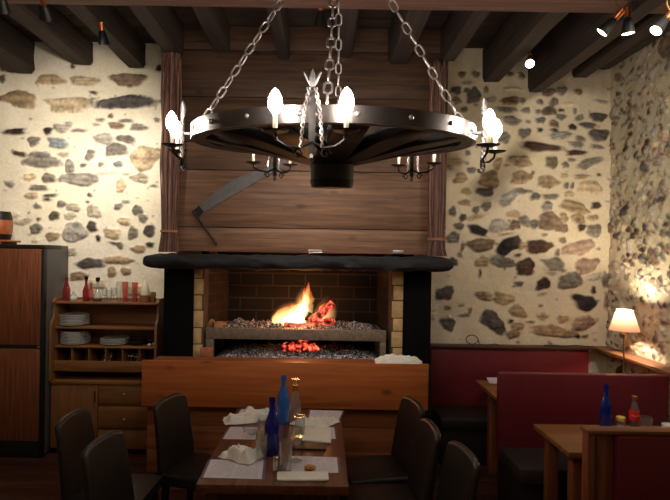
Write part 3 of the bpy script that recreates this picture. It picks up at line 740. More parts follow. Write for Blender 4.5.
def flame_mat(name, strength, soft):
    m = bpy.data.materials.new(name); m.use_nodes = True
    nt = m.node_tree; nt.nodes.clear()
    o = nt.nodes.new('ShaderNodeOutputMaterial'); e = nt.nodes.new('ShaderNodeEmission')
    tc = nt.nodes.new('ShaderNodeTexCoord'); sp = nt.nodes.new('ShaderNodeSeparateXYZ')
    nt.links.new(tc.outputs['Generated'], sp.inputs[0])
    r = nt.nodes.new('ShaderNodeValToRGB'); el = r.color_ramp.elements
    el[0].position = .0; el[0].color = (1, .62, .28, 1); el[1].position = 1.; el[1].color = (1, .16, .03, 1)
    k = el.new(.55); k.color = (1, .40, .12, 1)
    nt.links.new(sp.outputs[2], r.inputs['Fac']); nt.links.new(r.outputs['Color'], e.inputs['Color'])
    n = nt.nodes.new('ShaderNodeTexNoise'); n.inputs['Scale'].default_value = 11; n.inputs['Detail'].default_value = 2
    mp = nt.nodes.new('ShaderNodeMapping'); mp.inputs['Scale'].default_value = (1, 1, .45)
    nt.links.new(tc.outputs['Object'], mp.inputs[0]); nt.links.new(mp.outputs[0], n.inputs['Vector'])
    r2 = nt.nodes.new('ShaderNodeMapRange'); r2.inputs['From Min'].default_value = .35; r2.inputs['From Max'].default_value = .65
    r2.inputs['To Min'].default_value = strength*.35; r2.inputs['To Max'].default_value = strength
    nt.links.new(n.outputs['Fac'], r2.inputs['Value'])
    st = r2.outputs[0]
    if soft:                                    # thin out towards the edge of the hot gas
        sb = nt.nodes.new('ShaderNodeVectorMath'); sb.operation = 'SUBTRACT'; sb.inputs[1].default_value = (.5, .5, .42)
        nt.links.new(tc.outputs['Generated'], sb.inputs[0])
        ln = nt.nodes.new('ShaderNodeVectorMath'); ln.operation = 'LENGTH'; nt.links.new(sb.outputs[0], ln.inputs[0])
        fo2 = nt.nodes.new('ShaderNodeMapRange'); fo2.interpolation_type = 'SMOOTHSTEP'
        fo2.inputs['From Min'].default_value = .1; fo2.inputs['From Max'].default_value = .5
        fo2.inputs['To Min'].default_value = 1; fo2.inputs['To Max'].default_value = 0
        nt.links.new(ln.outputs['Value'], fo2.inputs['Value'])
        ml = nt.nodes.new('ShaderNodeMath'); ml.operation = 'MULTIPLY'; nt.links.new(st, ml.inputs[0]); nt.links.new(fo2.outputs[0], ml.inputs[1]); st = ml.outputs[0]
    nt.links.new(st, e.inputs['Strength'])
    nt.links.new(e.outputs[0], o.inputs['Volume'])
    return m
M['flame_core'] = flame_mat('flame_core', 70, 0); M['flame_mid'] = flame_mat('flame_body', 26, 0); M['flame_out'] = flame_mat('flame_haze', 15, 1)
ft = thing('fire', 'orange flames leaping from the logs on the grate', 'fire', G(298, 328))
fo = Vector(ft.location)
def tongue(name, pts, radii, mat, seed):
    """pts in photo pixels, radii in metres"""
    b = MB(); pp = []
    ps = [G(u, v, yl+(dd if dd else 0))-fo for (u, v, dd) in pts]
    # smooth resample
    out = []; rr_ = []; n = 14
    for i in range(n+1):
        t = i/n*(len(ps)-1); k = min(int(t), len(ps)-2); f = t-k; f2 = f
        out.append(ps[k].lerp(ps[k+1], f2)); rr_.append(radii[k]*(1-f)+radii[k+1]*f)
    b.tube(out, rr_, 12)
    for v in b.bm.verts: v.co += Vector((mnoise.noise(v.co*16+Vector((seed, 0, 0))), mnoise.noise(v.co*16+Vector((0, seed, 5))), mnoise.noise(v.co*22+Vector((seed, 9, 0)))))*.026
    b.build(name, mat, ft, smooth=80)
tongue('flame', [(297, 326, 0), (299, 316, 0), (305, 304, 0), (307, 294, 0), (307.5, 283, 0)], [.085, .07, .045, .026, .003], M['flame_core'], 1)
tongue('flame', [(285, 326, 0), (290, 318, 0), (297, 309, 0), (303, 300, 0)], [.06, .06, .045, .006], M['flame_core'], 2)
tongue('flame', [(301, 312, -.02), (304, 302, -.02), (303, 294, -.02), (304.5, 288, -.02)], [.03, .022, .014, .002], M['flame_core'], 8)
tongue('flame', [(292, 322, -.03), (290, 312, -.03), (294, 303, -.03)], [.04, .028, .003], M['flame_mid'], 9)
tongue('flame', [(309, 312, .05), (311, 300, .05), (310, 290, .05)], [.04, .03, .004], M['flame_mid'], 3)
tongue('flame', [(276, 327, .05), (281, 318, .05), (289, 311, .05), (297, 304, .05)], [.07, .07, .05, .01], M['flame_mid'], 4)
tongue('flame', [(318, 320, .05), (322, 310, .05), (325, 302, .05)], [.05, .04, .004], M['flame_mid'], 5)
def haze(u, v, dd, rx, ry, rz, tilt):
    c = G(u, v, yl+dd)-fo; b = MB(); bm2 = bmesh.new(); bmesh.ops.create_icosphere(bm2, subdivisions=3, radius=1)
    for vv in bm2.verts: vv.co = Vector((vv.co.x*rx, vv.co.y*ry, vv.co.z*rz))
    b.merge(bm2); b.build('flame_haze', M['flame_out'], ft, c, 80, (0, tilt, 0))
haze(286, 313, .1, .20, .09, .13, -.5)
haze(304, 301, .12, .10, .09, .20, .15)
haze(326, 310, .1, .12, .08, .16, .0)

# terracotta tile standing by the left pier
p = P(209.5, 358, YM+.05)
b = MB(); b.box((-.058, -.03, 0), (.058, .03, .115), .006)
tag(b.build('terracotta_tile', M['tile'], None, (p.x, YM-.06, hz-.014)), 'terracotta tile set upright at the foot of the left brick pier', 'tile')

# ------------------------------------------------------------------ wooden counter in front of the hearth
D0 = 4.1
ct = thing('hearth_counter', 'orange pine plank counter across the front of the hearth', 'counter', (P(285, 400, D0).x, D0, 0))
co = Vector(ct.location)
cx0, cx1 = P(141.5, 380, D0).x, P(428.5, 380, D0).x
ctop, cbot = P(285, 362.5, D0).z, P(285, 408.5, D0).z
b = MB(); b.box(Vector((cx0, D0, cbot))-co, Vector((cx1, D0+.03, ctop))-co, .006); b.build('front_board', M['counter'], ct)
b = MB(); b.box(Vector((cx0+.03, D0+.0302, ctop-.06))-co, Vector((cx1-.03, YM-.18, ctop-.03))-co, .004); b.build('top_board', M['counter_low'], ct)
b = MB()
for k in range(3):
    z0 = .06+k*(cbot+.02-.06)/3; b.t = (-.1, .05, -.05)[k]
    b.box(Vector((cx0+.02, D0+.09, z0+.002))-co, Vector((cx1-.02, D0+.115, z0+(cbot+.02-.06)/3-.002))-co, .003)
b.build('lower_planks', M['counter_low'], ct)
b = MB(); b.box(Vector((cx0+.02, D0+.07, 0))-co, Vector((cx1-.02, D0+.12, .06))-co, .004); b.build('plinth', M['leg'], ct)
for x in (cx0+.02, cx1-.05):
    b = MB(); b.box(Vector((x, D0+.12, 0))-co, Vector((x+.03, YM-.19, ctop-.061))-co, .003); b.build('end_panel', M['counter_low'], ct)
# towel on the counter
def crumple(name, loc, sx, sy, h, seed, mat, lab, cat, rz=0., nx=40, ny=40, fold=1., group=None, flat=0.):
    b = MB(); loc = Vector(loc)
    sd = Vector((seed*3.7, seed*1.9, seed))
    def f(s, q):
        x, y = (s-.5)*sx, (q-.5)*sy
        n1 = mnoise.noise(Vector((s*2.2, q*2.2, 0))+sd); n2 = mnoise.noise(Vector((s*5, q*5, 4))+sd); n3 = mnoise.noise(Vector((s*11, q*11, 9))+sd)
        rid = 1-abs(mnoise.noise(Vector((s*2.6+q, q*2.6-s*.6, 2))+sd))*2.2
        edge = min(1, 5*min(s, 1-s)+.05, 5*min(q, 1-q)+.05)
        z = h*edge*max(.0, .40+.26*n1+.36*n2+.20*n3+.40*max(0, rid)*fold) + .002
        dx = sx*.10*mnoise.noise(Vector((s*3, q*3, 7))+sd)*fold; dy = sy*.10*mnoise.noise(Vector((s*3, q*3, 17))+sd)*fold
        return (x+dx, y+dy, max(.002, z))
    b.grid(f, nx, ny)
    o = b.build(name, mat, None, loc, 80, (0, 0, rz)); solid(o, .0018, 1)
    return tag(o, lab, cat, group)
p = P(398, 362, D0+.13)
crumple('towel', (p.x+.01, D0+.17, ctop-.03), .40, .22, .085, 3., M['cloth'], 'white folded towel lying on the right end of the hearth counter', 'towel', -.12, fold=.5)

# ------------------------------------------------------------------ fridge and barrel
fx1, fy0 = P(43, 350, 4.59).x, 4.59
fx0 = fx1-.62; ftop = P(30, 245, 4.59).z
t = thing('refrigerator', 'tall walnut-fronted fridge freezer with black trim at the left edge', 'refrigerator', (fx0+.31, fy0, 0)); fo_ = Vector(t.location)
def FB(lo, hi, name, mat, bev=.004, par=None):
    b = MB(); b.box(Vector(lo)-fo_, Vector(hi)-fo_, bev); return b.build(name, mat, par or t)
FB((fx0, fy0+.05, .02), (fx1, 5.02, ftop), 'body', M['fridgeside'])
FB((fx0+.001, fy0+.002, ftop-.035), (fx1+.002, fy0+.3, ftop+.004), 'top_trim', M['black'])
zsplit0, zsplit1 = P(25, 349, fy0).z, P(25, 345, fy0).z
zlow = P(25, 441, fy0).z
du = FB((fx0, fy0, zsplit1), (fx1-.028, fy0+.049, ftop-.036), 'door', M['veneer'])
dl = FB((fx0, fy0, zlow), (fx1-.028, fy0+.049, zsplit0), 'door', M['veneer'])
FB((fx1-.0278, fy0-.002, .02), (fx1, fy0+.05, ftop-.036), 'edge_trim', M['black'])
FB((fx0, fy0+.008, zsplit0), (fx1-.028, fy0+.048, zsplit1), 'handle_strip', M['black'], .002)
FB((fx1-.05, fy0-.004, zsplit0+.004), (fx1-.03, fy0+.008, zsplit1-.004), 'badge', M['chrome'], .002)
FB((fx0, fy0+.012, .0), (fx1-.001, fy0+.3, zlow-.002), 'base', M['black'])
# barrel on its stand
bx = P(-4, 225, 4.78).x
t = thing('small_barrel', 'small varnished oak barrel with dark hoops on top of the fridge', 'barrel', (bx, 4.80, ftop+.045))
k_ = 13.6/F*4.78; hb = .27
prof = [(0, 0), (k_*.80, 0), (k_*.84, .004)] + [(k_*(.84+.17*math.sin(PI*q/12)), .004+(hb-.008)*q/12) for q in range(1, 12)] + [(k_*.84, hb-.004), (k_*.8, hb), (k_*.78, hb-.012), (0, hb-.012)]
b = MB(); b.lathe(prof, 28); b.build('staves', M['barrel'], t)
for z0, z1 in ((.005, .055), (.19, .268)):
    b = MB(); rf = lambda z: k_*(.84+.17*math.sin(PI*z/hb))+.003
    b.lathe([(rf(z0)-.004, z0), (rf(z0), z0), (rf((z0+z1)/2), (z0+z1)/2), (rf(z1), z1), (rf(z1)-.004, z1)], 28); b.build('hoop', M['iron'], t)
t = thing('barrel_stand', 'low wooden stand under the small barrel on the fridge', 'stand', (bx, 4.80, ftop+.004))
b = MB(); b.box((-.15, -.11, .022), (.165, .11, .040), .004); b.build('board', M['barrel'], t)
for x in (-.12, .10):
    b = MB(); b.box((x, -.1, 0), (x+.03, .1, .022), .003); b.build('runner', M['leg'], t)

# ------------------------------------------------------------------ hutch
HF, HU, HB = 4.70, 4.72, 5.0
hxl = fx1+.012; hxr = P(158.5, 330, HU).x
t = thing('hutch', 'oak serving hutch with open shelves, cutlery slots, door and drawers', 'cabinet', ((hxl+hxr)/2, HF, 0)); ho = Vector(t.location)
def HBx(lo, hi, name, mat, bev=.003, par=None):
    b = MB(); b.box(Vector(lo)-ho, Vector(hi)-ho, bev); return b.build(name, mat, par or t)
def hzv(v, d=HU, u=105): return P(u, v, d).z
z_top, z_s2, z_s3 = hzv(302.5), hzv(327.5), hzv(346.5)
z_rail0, z_rail1 = hzv(371.5), hzv(361)
z_base = hzv(381, HF)
zs = [z_base, z_top]
# sides with a stepped, scalloped front
for sx0, sx1 in ((hxl, hxl+.022), (hxr-.022, hxr)):
    b = MB(); ol = []
    for (y, z) in ((HB, z_base), (HU-.05, z_base), (HU-.05, z_s2+.02), (HU-.03, z_s2+.06), (HU+.0, z_s2+.09), (HU+.01, z_top-.04), (HU-.01, z_top+.0), (HU+.02, z_top+.035), (HB, z_top+.035)):
        ol.append(Vector((sx0, y, z))-ho)
    b.prism(ol, (sx1-sx0, 0, 0)); b.build('side_panel', M['hutch_v'], t)
HBx((hxl+.023, HU, z_top-.018), (hxr-.023, HB-.012, z_top), 'shelf', M['hutch'])
HBx((hxl+.023, HU, z_s2-.018), (hxr-.023, HB-.012, z_s2), 'shelf', M['hutch'])
HBx((hxl+.023, HU, z_s3-.018), (hxr-.023, HB-.012, z_s3), 'shelf', M['hutch'])
HBx((hxl+.023, HB-.0119, z_base), (hxr-.023, HB, z_top+.02), 'back_board', M['hutch'])
HBx((hxl+.023, HU-.012, z_rail0), (hxr-.023, HU+.006, z_rail1), 'slot_rail', M['hutch'])
HBx((hxl+.023, HU+.0065, z_rail0), (hxr-.023, HB-.013, z_rail0+.012), 'slot_floor', M['hutch'])
for k in range(1, 6):
    x = hxl+.022+(hxr-hxl-.044)*k/6
    HBx((x-.005, HU+.007, z_rail0+.0125), (x+.005, HB-.013, z_s3-.0185), 'slot_divider', M['hutch_v'])
HBx((hxl, HF-.012, z_base-.03), (hxr, HB, z_base-.0005), 'base_top', M['hutch'])
HBx((hxl, HF+.022, .05), (hxr, HB, z_base-.0305), 'base_carcass', M['hutch_v'])
HBx((hxl+.02, HF+.05, 0), (hxr-.02, HB-.02, .0495), 'plinth', M['leg'])
xm = P(97.5, 420, HF).x
dr = HBx((hxl+.006, HF, .055), (xm-.003, HF+.0215, z_base-.034), 'door', M['hutch_v'], .004)
b = MB(); b.box(Vector((xm-.03, HF-.012, hzv(402, HF)))-ho, Vector((xm-.022, HF-.0002, hzv(391, HF)))-ho, .002); b.build('handle', M['iron'], dr)
for va, vb, vk in ((383.5, 404, 394), (406.5, 428, 419), (430, 452, None)):
    d_ = HBx((xm+.003, HF, max(.055, hzv(vb, HF))), (hxr-.004, HF+.0215, hzv(va, HF)-.004), 'drawer', M['hutch'], .004)
    p = P(125, vk, HF) if vk else P(125, 441, HF)
    b = MB(); b.lathe([(.004, 0), (.004, .01), (.012, .016), (.012, .022), (.006, .027), (0, .028)], 14, mt=Matrix.Translation(Vector((p.x, HF, p.z))-ho) @ Matrix.Rotation(PI/2, 4, 'X'))
    b.build('knob', M['knob'], d_)

# plates
def plate_proto():
    b = MB(); r = .135
    b.lathe([(0, .004), (.07, .003), (.075, 0), (.085, 0), (.088, .004), (r-.01, .012), (r, .015), (r, .018), (r-.012, .0165), (.086, .0075), (.08, .007), (0, .007)], 36)
    return b.build('plate', M['white'])
proto = plate_proto(); first = True
stacks = [(74, z_s2, 7, .0145, 'upper left stack'), (75.5, z_s3, 9, .0135, 'tall stack below'), (115, z_s3, 4, .0145, 'short middle stack')]
for (u, z, n, dz, nm) in stacks:
    x = P(u, 335, HU+.13).x
    for k in range(n):
        o = proto if first else proto.copy()
        if not first: C.objects.link(o)
        first = False
        o.location = (x+random.uniform(-.003, .003), HU+.14+random.uniform(-.003, .003), z+.0005+k*dz)
        pos = 'topmost' if k == n-1 else ('bottom' if k == 0 else ['second', 'third', 'fourth', 'fifth', 'sixth', 'seventh', 'eighth'][k-1])
        where = {'upper left stack': 'the stack on the hutch middle shelf', 'tall stack below': 'the tall stack on the lower hutch shelf', 'short middle stack': 'the short stack on the lower hutch shelf'}[nm]
        tag(o, f'white round plate, {pos}{" from the bottom" if pos not in ("topmost", "bottom") else ""} of {where}', 'plate', 'white plates in the hutch')
# dark oval bowls beside the short stack
b = MB(); b.lathe([(0, .0), (.045, 0), (.075, .02), (.09, .045), (.084, .045), (.07, .022), (.04, .006), (0, .006)], 24)
o = b.build('bowl', M['leg'], None, (P(137, 344, HU+.1).x, HU+.12, z_s3+.0005)); tag(o, 'dark brown bowl right of the short plate stack, left one', 'bowl', 'dark bowls in the hutch')
o2 = o.copy(); C.objects.link(o2); o2.location = (P(147, 344, HU+.1).x-.0, HU+.17, z_s3+.0005); o2.scale = (.55, .55, .8); o2['label'] = 'smaller dark brown bowl at the right end of the lower shelf'
for k, (u, v) in enumerate(((151, 344.5), (153.5, 342))):
    p = P(u, v, HU+.05)
    b = MB(); b.lathe([(0, 0), (.012, .003), (.017, .013), (.014, .024), (0, .03)], 12)
    tag(b.build('egg_cup', M['wax'], None, (p.x-.012, HU+.04+k*.06, z_s3+.0005)), ['small pale pot nearest the front at the lower shelf end', 'small pale pot set further back at the lower shelf end'][k], 'pot', 'small pale pots')

# cutlery standing in the slots
def cutlery(kind):
    t = thing(kind, '', 'cutlery', (0, 0, 0), 0, 'cutlery in the hutch slots')
    b = MB(); b.tube([(0, 0, 0), (0, 0, .11)], [.006, .0035], 8); b.build('handle', M['chrome'], t)
    if kind == 'spoon':
        b = MB(); bm2 = bmesh.new(); bmesh.ops.create_uvsphere(bm2, u_segments=12, v_segments=8, radius=1)
        for v in bm2.verts: v.co = Vector((v.co.x*.019, v.co.y*.006, v.co.z*.03+.138))
        b.merge(bm2); b.build('bowl', M['chrome'], t)
    else:
        b = MB(); b.box((-.012, -.002, .108), (.012, .002, .135), .002)
        for x in (-.0105, -.0035, .0035, .0105): b.box((x-.0016, -.0015, .133), (x+.0016, .0015, .172), .0006)
        b.build('tines', M['chrome'], t)
    return t
sp, fk = cutlery('spoon'), cutlery('fork')
spots = [(102.5, 'spoon', 'fourth'), (105.5, 'spoon', 'fourth'), (108, 'fork', 'fourth'), (126, 'spoon', 'fifth'), (129, 'spoon', 'fifth'), (132.5, 'fork', 'fifth'), (135.5, 'fork', 'fifth')]
us = {'spoon': True, 'fork': True}; seen = {}
for k, (u, kd, slot) in enumerate(spots):
    pr_ = sp if kd == 'spoon' else fk
    o = pr_ if us[kd] else dup(pr_); us[kd] = False
    p = P(u, 358, HU+.03)
    o.location = (p.x, HU+.02+.008*(k % 2), z_rail0+.02); o.rotation_euler = (-.6, .0, 0)
    o.scale = (1.1, 1.1, 1.1)
    kk = (kd, slot); seen[kk] = seen.get(kk, 0)+1
    n = sum(1 for s in spots if s[1] == kd and s[2] == slot)
    side = '' if n == 1 else (', left of the pair' if seen[kk] == 1 else ', right of the pair')
    o['label'] = f'steel {kd} lying in the {slot} cutlery slot of the hutch{side}'

# glassware along the top of the hutch
def glassware(name, label, u, prof, mat, cat, n=20, dy=0., extra=None, group='bottles and glasses on top of the hutch'):
    y = HU+.10+dy; p = P(u, 298, y)
    if not extra:
        b = MB(); b.lathe(prof, n); o = b.build(name, mat, None, (p.x, y, z_top+.001)); return tag(o, label, cat, group)
    t = thing(name, label, cat, (p.x, y, z_top+.001), 0, group)
    b = MB(); b.lathe(prof, n); b.build('body', mat, t)
    for (nm, pf, mt) in extra:
        b = MB(); b.lathe(pf, n); b.build(nm, mt, t)
    return t
def shell(prof, th=.003):
    """open vessel: outer profile up, then the inner wall back down"""
    inner = [(max(r-th, 0.0005), z+(th if i == 0 else 0)) for i, (r, z) in enumerate(prof)]
    return [(0, prof[0][1])]+prof+inner[::-1]+[(0, prof[0][1]+th)]
bott = lambda r, h, rn: shell([(r*.92, 0), (r, .01), (r, h*.5), (r*.8, h*.6), (rn*1.15, h*.75), (rn, h*.8), (rn, h*.96), (rn*1.25, h*.965), (rn*1.25, h)])
tumb = lambda r, h, k=.85: shell([(r*k, 0), (r, h)], .0025)
glassware('bottle', 'slim ruby red bottle leaning nearest the fridge on the hutch top', 66.5, bott(.034, .22, .015), M['red_glass'], 'bottle')
glassware('sugar_pot', 'small clear pot with white sugar on the hutch top', 73.5, shell([(.03, 0), (.038, .02), (.03, .05), (.012, .075), (.014, .09)]), M['clear'], 'pot', extra=[('sugar', [(0, .004), (.028, .004), (.034, .022), (.024, .045), (0, .05)], M['salt'])])
glassware('bottle', 'red bottle with dark stopper on the hutch top, right of the sugar pot', 86, bott(.03, .20, .012), M['red_glass'], 'bottle', extra=[('stopper', [(0, .2), (.012, .2), (.018, .215), (.018, .235), (0, .24)], M['black'])])
glassware('bottle', 'pink tinted bottle close beside the red stoppered bottle', 91, bott(.024, .17, .012), M['pink_glass'], 'bottle', dy=.06)
glassware('decanter', 'clear decanter with dark liquid in the base on the hutch top', 97.5, shell([(.04, 0), (.046, .015), (.04, .05), (.016, .12), (.013, .17), (.022, .185)]), M['clear'], 'decanter', extra=[('liquid', [(0, .004), (.039, .004), (.042, .016), (.039, .03), (0, .03)], M['cola']), ('stopper', [(0, .185), (.012, .186), (.02, .2), (.02, .225), (0, .23)], M['black'])])
glassware('goblet', 'small clear goblet right of the decanter on the hutch top', 104.5, shell([(.026, 0), (.006, .006), (.005, .045), (.024, .06), (.03, .11), (.026, .13)]), M['clear'], 'glass')
glassware('tumbler', 'short clear tumbler behind the goblets on the hutch top', 109, tumb(.032, .10), M['clear'], 'glass', dy=.07)
glassware('goblet', 'small clear goblet in the middle of the hutch top row', 113.5, shell([(.026, 0), (.006, .006), (.005, .045), (.024, .06), (.03, .11), (.026, .13)]), M['clear'], 'glass')
glassware('tall_glass', 'tall clear glass left of the pink glasses on the hutch top', 119, tumb(.028, .19), M['clear'], 'glass', dy=.03)
glassware('tall_glass', 'tall pink tinted glass on the hutch top, leftmost pink one', 125, tumb(.028, .19), M['pink_glass'], 'glass', extra=[('liquid', [(0, .004), (.022, .004), (.023, .045), (0, .045)], M['redlabel'])])
glassware('tall_glass', 'tall clear glass between the two pink glasses on the hutch top', 130, tumb(.026, .185), M['clear'], 'glass', dy=.06)
glassware('tall_glass', 'tall pink tinted glass on the hutch top, right pink one', 135, tumb(.028, .185), M['pink_glass'], 'glass', extra=[('liquid', [(0, .004), (.022, .004), (.023, .04), (0, .04)], M['redlabel'])])
glassware('cone_candle', 'pale cone in a round wicker pot on the hutch top', 145, [(0, 0), (.05, 0), (.054, .03), (.05, .065), (.044, .066), (0, .066)], M['basket'], 'candle', extra=[('cone', [(.041, .066), (.043, .09), (.03, .15), (.015, .19), (.006, .205), (0, .207)], M['wax'])])
p = P(154, 298, HU+.08)
b = MB(); b.box((-.02, -.02, 0), (.02, .02, .095), .004)
tag(b.build('small_box', M['ledge'], None, (p.x-.015, HU+.10, z_top+.001)), 'small brown box at the right end of the hutch top', 'box')

# ------------------------------------------------------------------ chandelier
CD = 2.8; ck = .607; TILT = math.radians(5.4)
cc = Vector(((331-U0)/F*CD, CD, H+ck))
ch = thing('wheel_chandelier', 'iron-banded cart wheel chandelier with candle bulbs hung on steel chains', 'chandelier', cc)
ch.rotation_euler = (TILT, 0, 0)
RW = .762
MR = Matrix.Rotation(TILT, 3, 'X'); MRi = MR.inverted()
b = MB(); n = 96
b.lathe([(RW-.015, 0), (RW-.015, .062), (RW-.075, .062), (RW-.075, 0), (RW-.015, 0)], n); b.build('rim', M['spoke'], ch)
b = MB(); b.lathe([(RW-.0148, -.003), (RW, -.003), (RW, .068), (RW-.0148, .068), (RW-.0148, -.003)], n); bnd = b.build('iron_band', M['band'], ch)
for k in range(20):
    a = 2*PI*(k+.35)/20
    b = MB(); mt = Matrix.Translation((RW*math.cos(a), RW*math.sin(a), .034)) @ Matrix.Rotation(a, 4, 'Z') @ Matrix.Rotation(PI/2, 4, 'Y')
    b.lathe([(.011, -.002), (.011, .003), (.006, .008), (0, .009)], 10, mt=mt); b.build('bolt', M['steel'], bnd)
b = MB(); b.lathe([(0, -.235), (.105, -.235), (.118, -.20), (.122, -.12), (.134, -.08), (.138, .02), (.12, .07), (.085, .10), (0, .10)], 32); hub = b.build('hub', M['spoke'], ch)
for r0, r1, z0, z1 in ((.110, .121, -.237, -.195), (.128, .140, -.10, -.062)):
    b = MB(); b.lathe([(r0-.01, z0), (r0+.004, z0), (r1+.004, z1), (r1-.01, z1)], 32); b.build('hub_band', M['iron'], hub)
NS = 12
for k in range(NS):
    a = 2*PI*(k+.2)/NS; b = MB()
    # tapering flat spoke, broad at the hub
    pts = []
    def ring(r, w, h, z):
        return [Vector((r, s*w, z+q*h)) for s, q in ((-1, -1), (1, -1), (1, 1), (-1, 1))]
    R = [ring(.115, .044, .045, -.07), ring(.24, .060, .042, -.045), ring(.45, .080, .034, -.005), ring(RW-.07, .080, .026, .030)]
    vs = [[b.bm.verts.new(p) for p in r_] for r_ in R]; fs = []
    for A, B in zip(vs, vs[1:]):
        for q in range(4): fs.append(b.bm.faces.new((A[q], A[(q+1) % 4], B[(q+1) % 4], B[q])))
    fs += [b.bm.faces.new(vs[0][::-1]), b.bm.faces.new(vs[-1])]; b._finish(fs)
    bmesh.ops.bevel(b.bm, geom=list(b.bm.edges), offset=.006, segments=1, affect='EDGES')
    b.build('spoke', M['spoke'], ch, rot=(0, 0, a))
M['bulb'] = emit('lit_bulb', (1., .89, .74), 165)
RC = .80
ZP = -.055                      # drip pans hang below the rim
for k in range(5):
    a = math.radians(-97+72*k)
    arm = bpy.data.objects.new('candle_bracket', None); arm.empty_display_size = .03; C.objects.link(arm)
    arm.parent = ch; arm.location = (RC*math.cos(a), RC*math.sin(a), 0); arm.rotation_euler = (0, 0, a+PI/2)
    # local x = along the rim, local y = towards the wheel centre... (-y points outward)
    b = MB()
    b.box((-.014, -.004, -.135), (.014, .004, .125), .002)                     # flat upright bar
    b.box((-.018, .004, -.02), (.018, RW-RC+.0955, -.008), .002) if False else b.box((-.016, .003, .02), (.016, RC-RW+.003, .032), .002)
    b.tube([(0, 0, -.135), (0, -.012, -.15), (0, -.006, -.165), (0, .012, -.16), (0, .014, -.146)], .007, 6)
    b2 = b; b = MB()
    # scrolls carrying the pans
    for s in (-1, 1):
        b.tube([(0, 0, ZP-.03), (s*.05, -.004, ZP-.055), (s*.10, -.02, ZP-.05), (s*.135, -.04, ZP-.028), (s*.14, -.045, ZP-.002)], .0065, 7)
        sc_ = [(s*(.055+.022*math.cos(q*.75)*(1-q*.07)), -.006, ZP-.078+.022*math.sin(q*.75)*(1-q*.07)) for q in range(11)]
        b.tube(sc_, .004, 6)
    b.build('scroll_arm', M['iron'], arm); b = b2
    # three-pronged head
    b.tube([(0, 0, .125), (0, 0, .15), (0, 0, .172), (0, 0, .198)], [.010, .016, .012, .002], 8)
    for s in (-1, 1):
        b.tube([(0, 0, .13), (s*.012, 0, .15), (s*.024, 0, .172), (s*.034, -.002, .186)], [.008, .009, .008, .003], 7)
    b.box((-.02, -.008, .112), (.02, .008, .128), .003)
    bar = b.build('bracket_bar', M['blade'], arm)
    b = MB()                                                                      # twisted drapes either side
    for s in (-1, 1):
        for ph in (0, PI):
            pts = []
            for q in range(29):
                tt = q/28; x = s*(.014+.03*tt*tt+.012*math.sin(tt*PI)); z = .125-.235*tt
                pts.append((x+.0055*math.cos(tt*26+ph), -.008+.0055*math.sin(tt*26+ph), z))
            b.tube(pts, .0034, 5)
    b.build('twisted_rod', M['steel'], arm)
    for s in (-1, 1):
        b = MB(); b.lathe([(0, ZP-.004), (.02, ZP-.004), (.05, ZP+.004), (.054, ZP+.010), (.05, ZP+.009), (.02, ZP+.002), (0, ZP+.002)], 24, (s*.14, -.045, 0)); b.build('drip_pan', M['iron'], arm)
        b = MB(); b.lathe([(0, ZP+.002), (.0095, ZP+.002), (.0095, ZP+.07), (.006, ZP+.073), (0, ZP+.073)], 14, (s*.14, -.045, 0)); cd = b.build('candle', M['wax'], arm)
        b = MB(); z0 = ZP+.073
        b.lathe([(0, z0), (.013, z0+.002), (.026, z0+.022), (.029, z0+.042), (.024, z0+.066), (.012, z0+.088), (0, z0+.098)], 14, (s*.14, -.045, 0)); b.build('bulb', M['bulb'], cd)
# chains
top = P(339, -88, CD)
CHA = [181, -1, 86, -93]
hook_pts = []
for a_ in CHA:
    a = math.radians(a_)
    p1 = Vector(((RW-.012)*math.cos(a), (RW-.012)*math.sin(a), .062))
    p0 = MRi @ (top-cc)
    b = MB(); Lc = (p0-p1).length; pitch = .072; nl = int(Lc/pitch)
    ax = (p0-p1).normalized(); x = ax.orthogonal().normalized(); y = ax.cross(x)
    for i in range(nl):
        c = p1+ax*(pitch*(i+.5)); w = x if i % 2 else y
        if i % 2 == 0: w = (x*.8+y*.6).normalized()
        else: w = (x*-.6+y*.8).normalized()
        hl, hw = .0325, .0175; pts = []
        for q in range(14):
            g = 2*PI*q/14; s_ = math.sin(g); c_ = math.cos(g)
            pts.append(c+w*hw*c_+ax*(math.copysign(hl-hw, s_)*(1 if abs(s_) > .2 else abs(s_)*5)+hw*s_))
        b.tube(pts, .0054, 6, closed=True)
    # eye bolt on the rim
    b.tube([p1+Vector((0, 0, -.005)), p1+Vector((0, 0, .02))], .006, 6)
    b.build('chain', M['steel'], ch)
b = MB(); tl = MRi @ (top-cc)
b.tube([tl+Vector((.02*math.cos(q*2*PI/12), 0, .02*math.sin(q*2*PI/12))) for q in range(12)], .006, 6, closed=True)
b.tube([tl+Vector((0, 0, .015)), MRi @ (Vector((top.x, top.y, CEIL-.002))-cc)], .009, 8)
b.build('hook', M['iron'], ch)

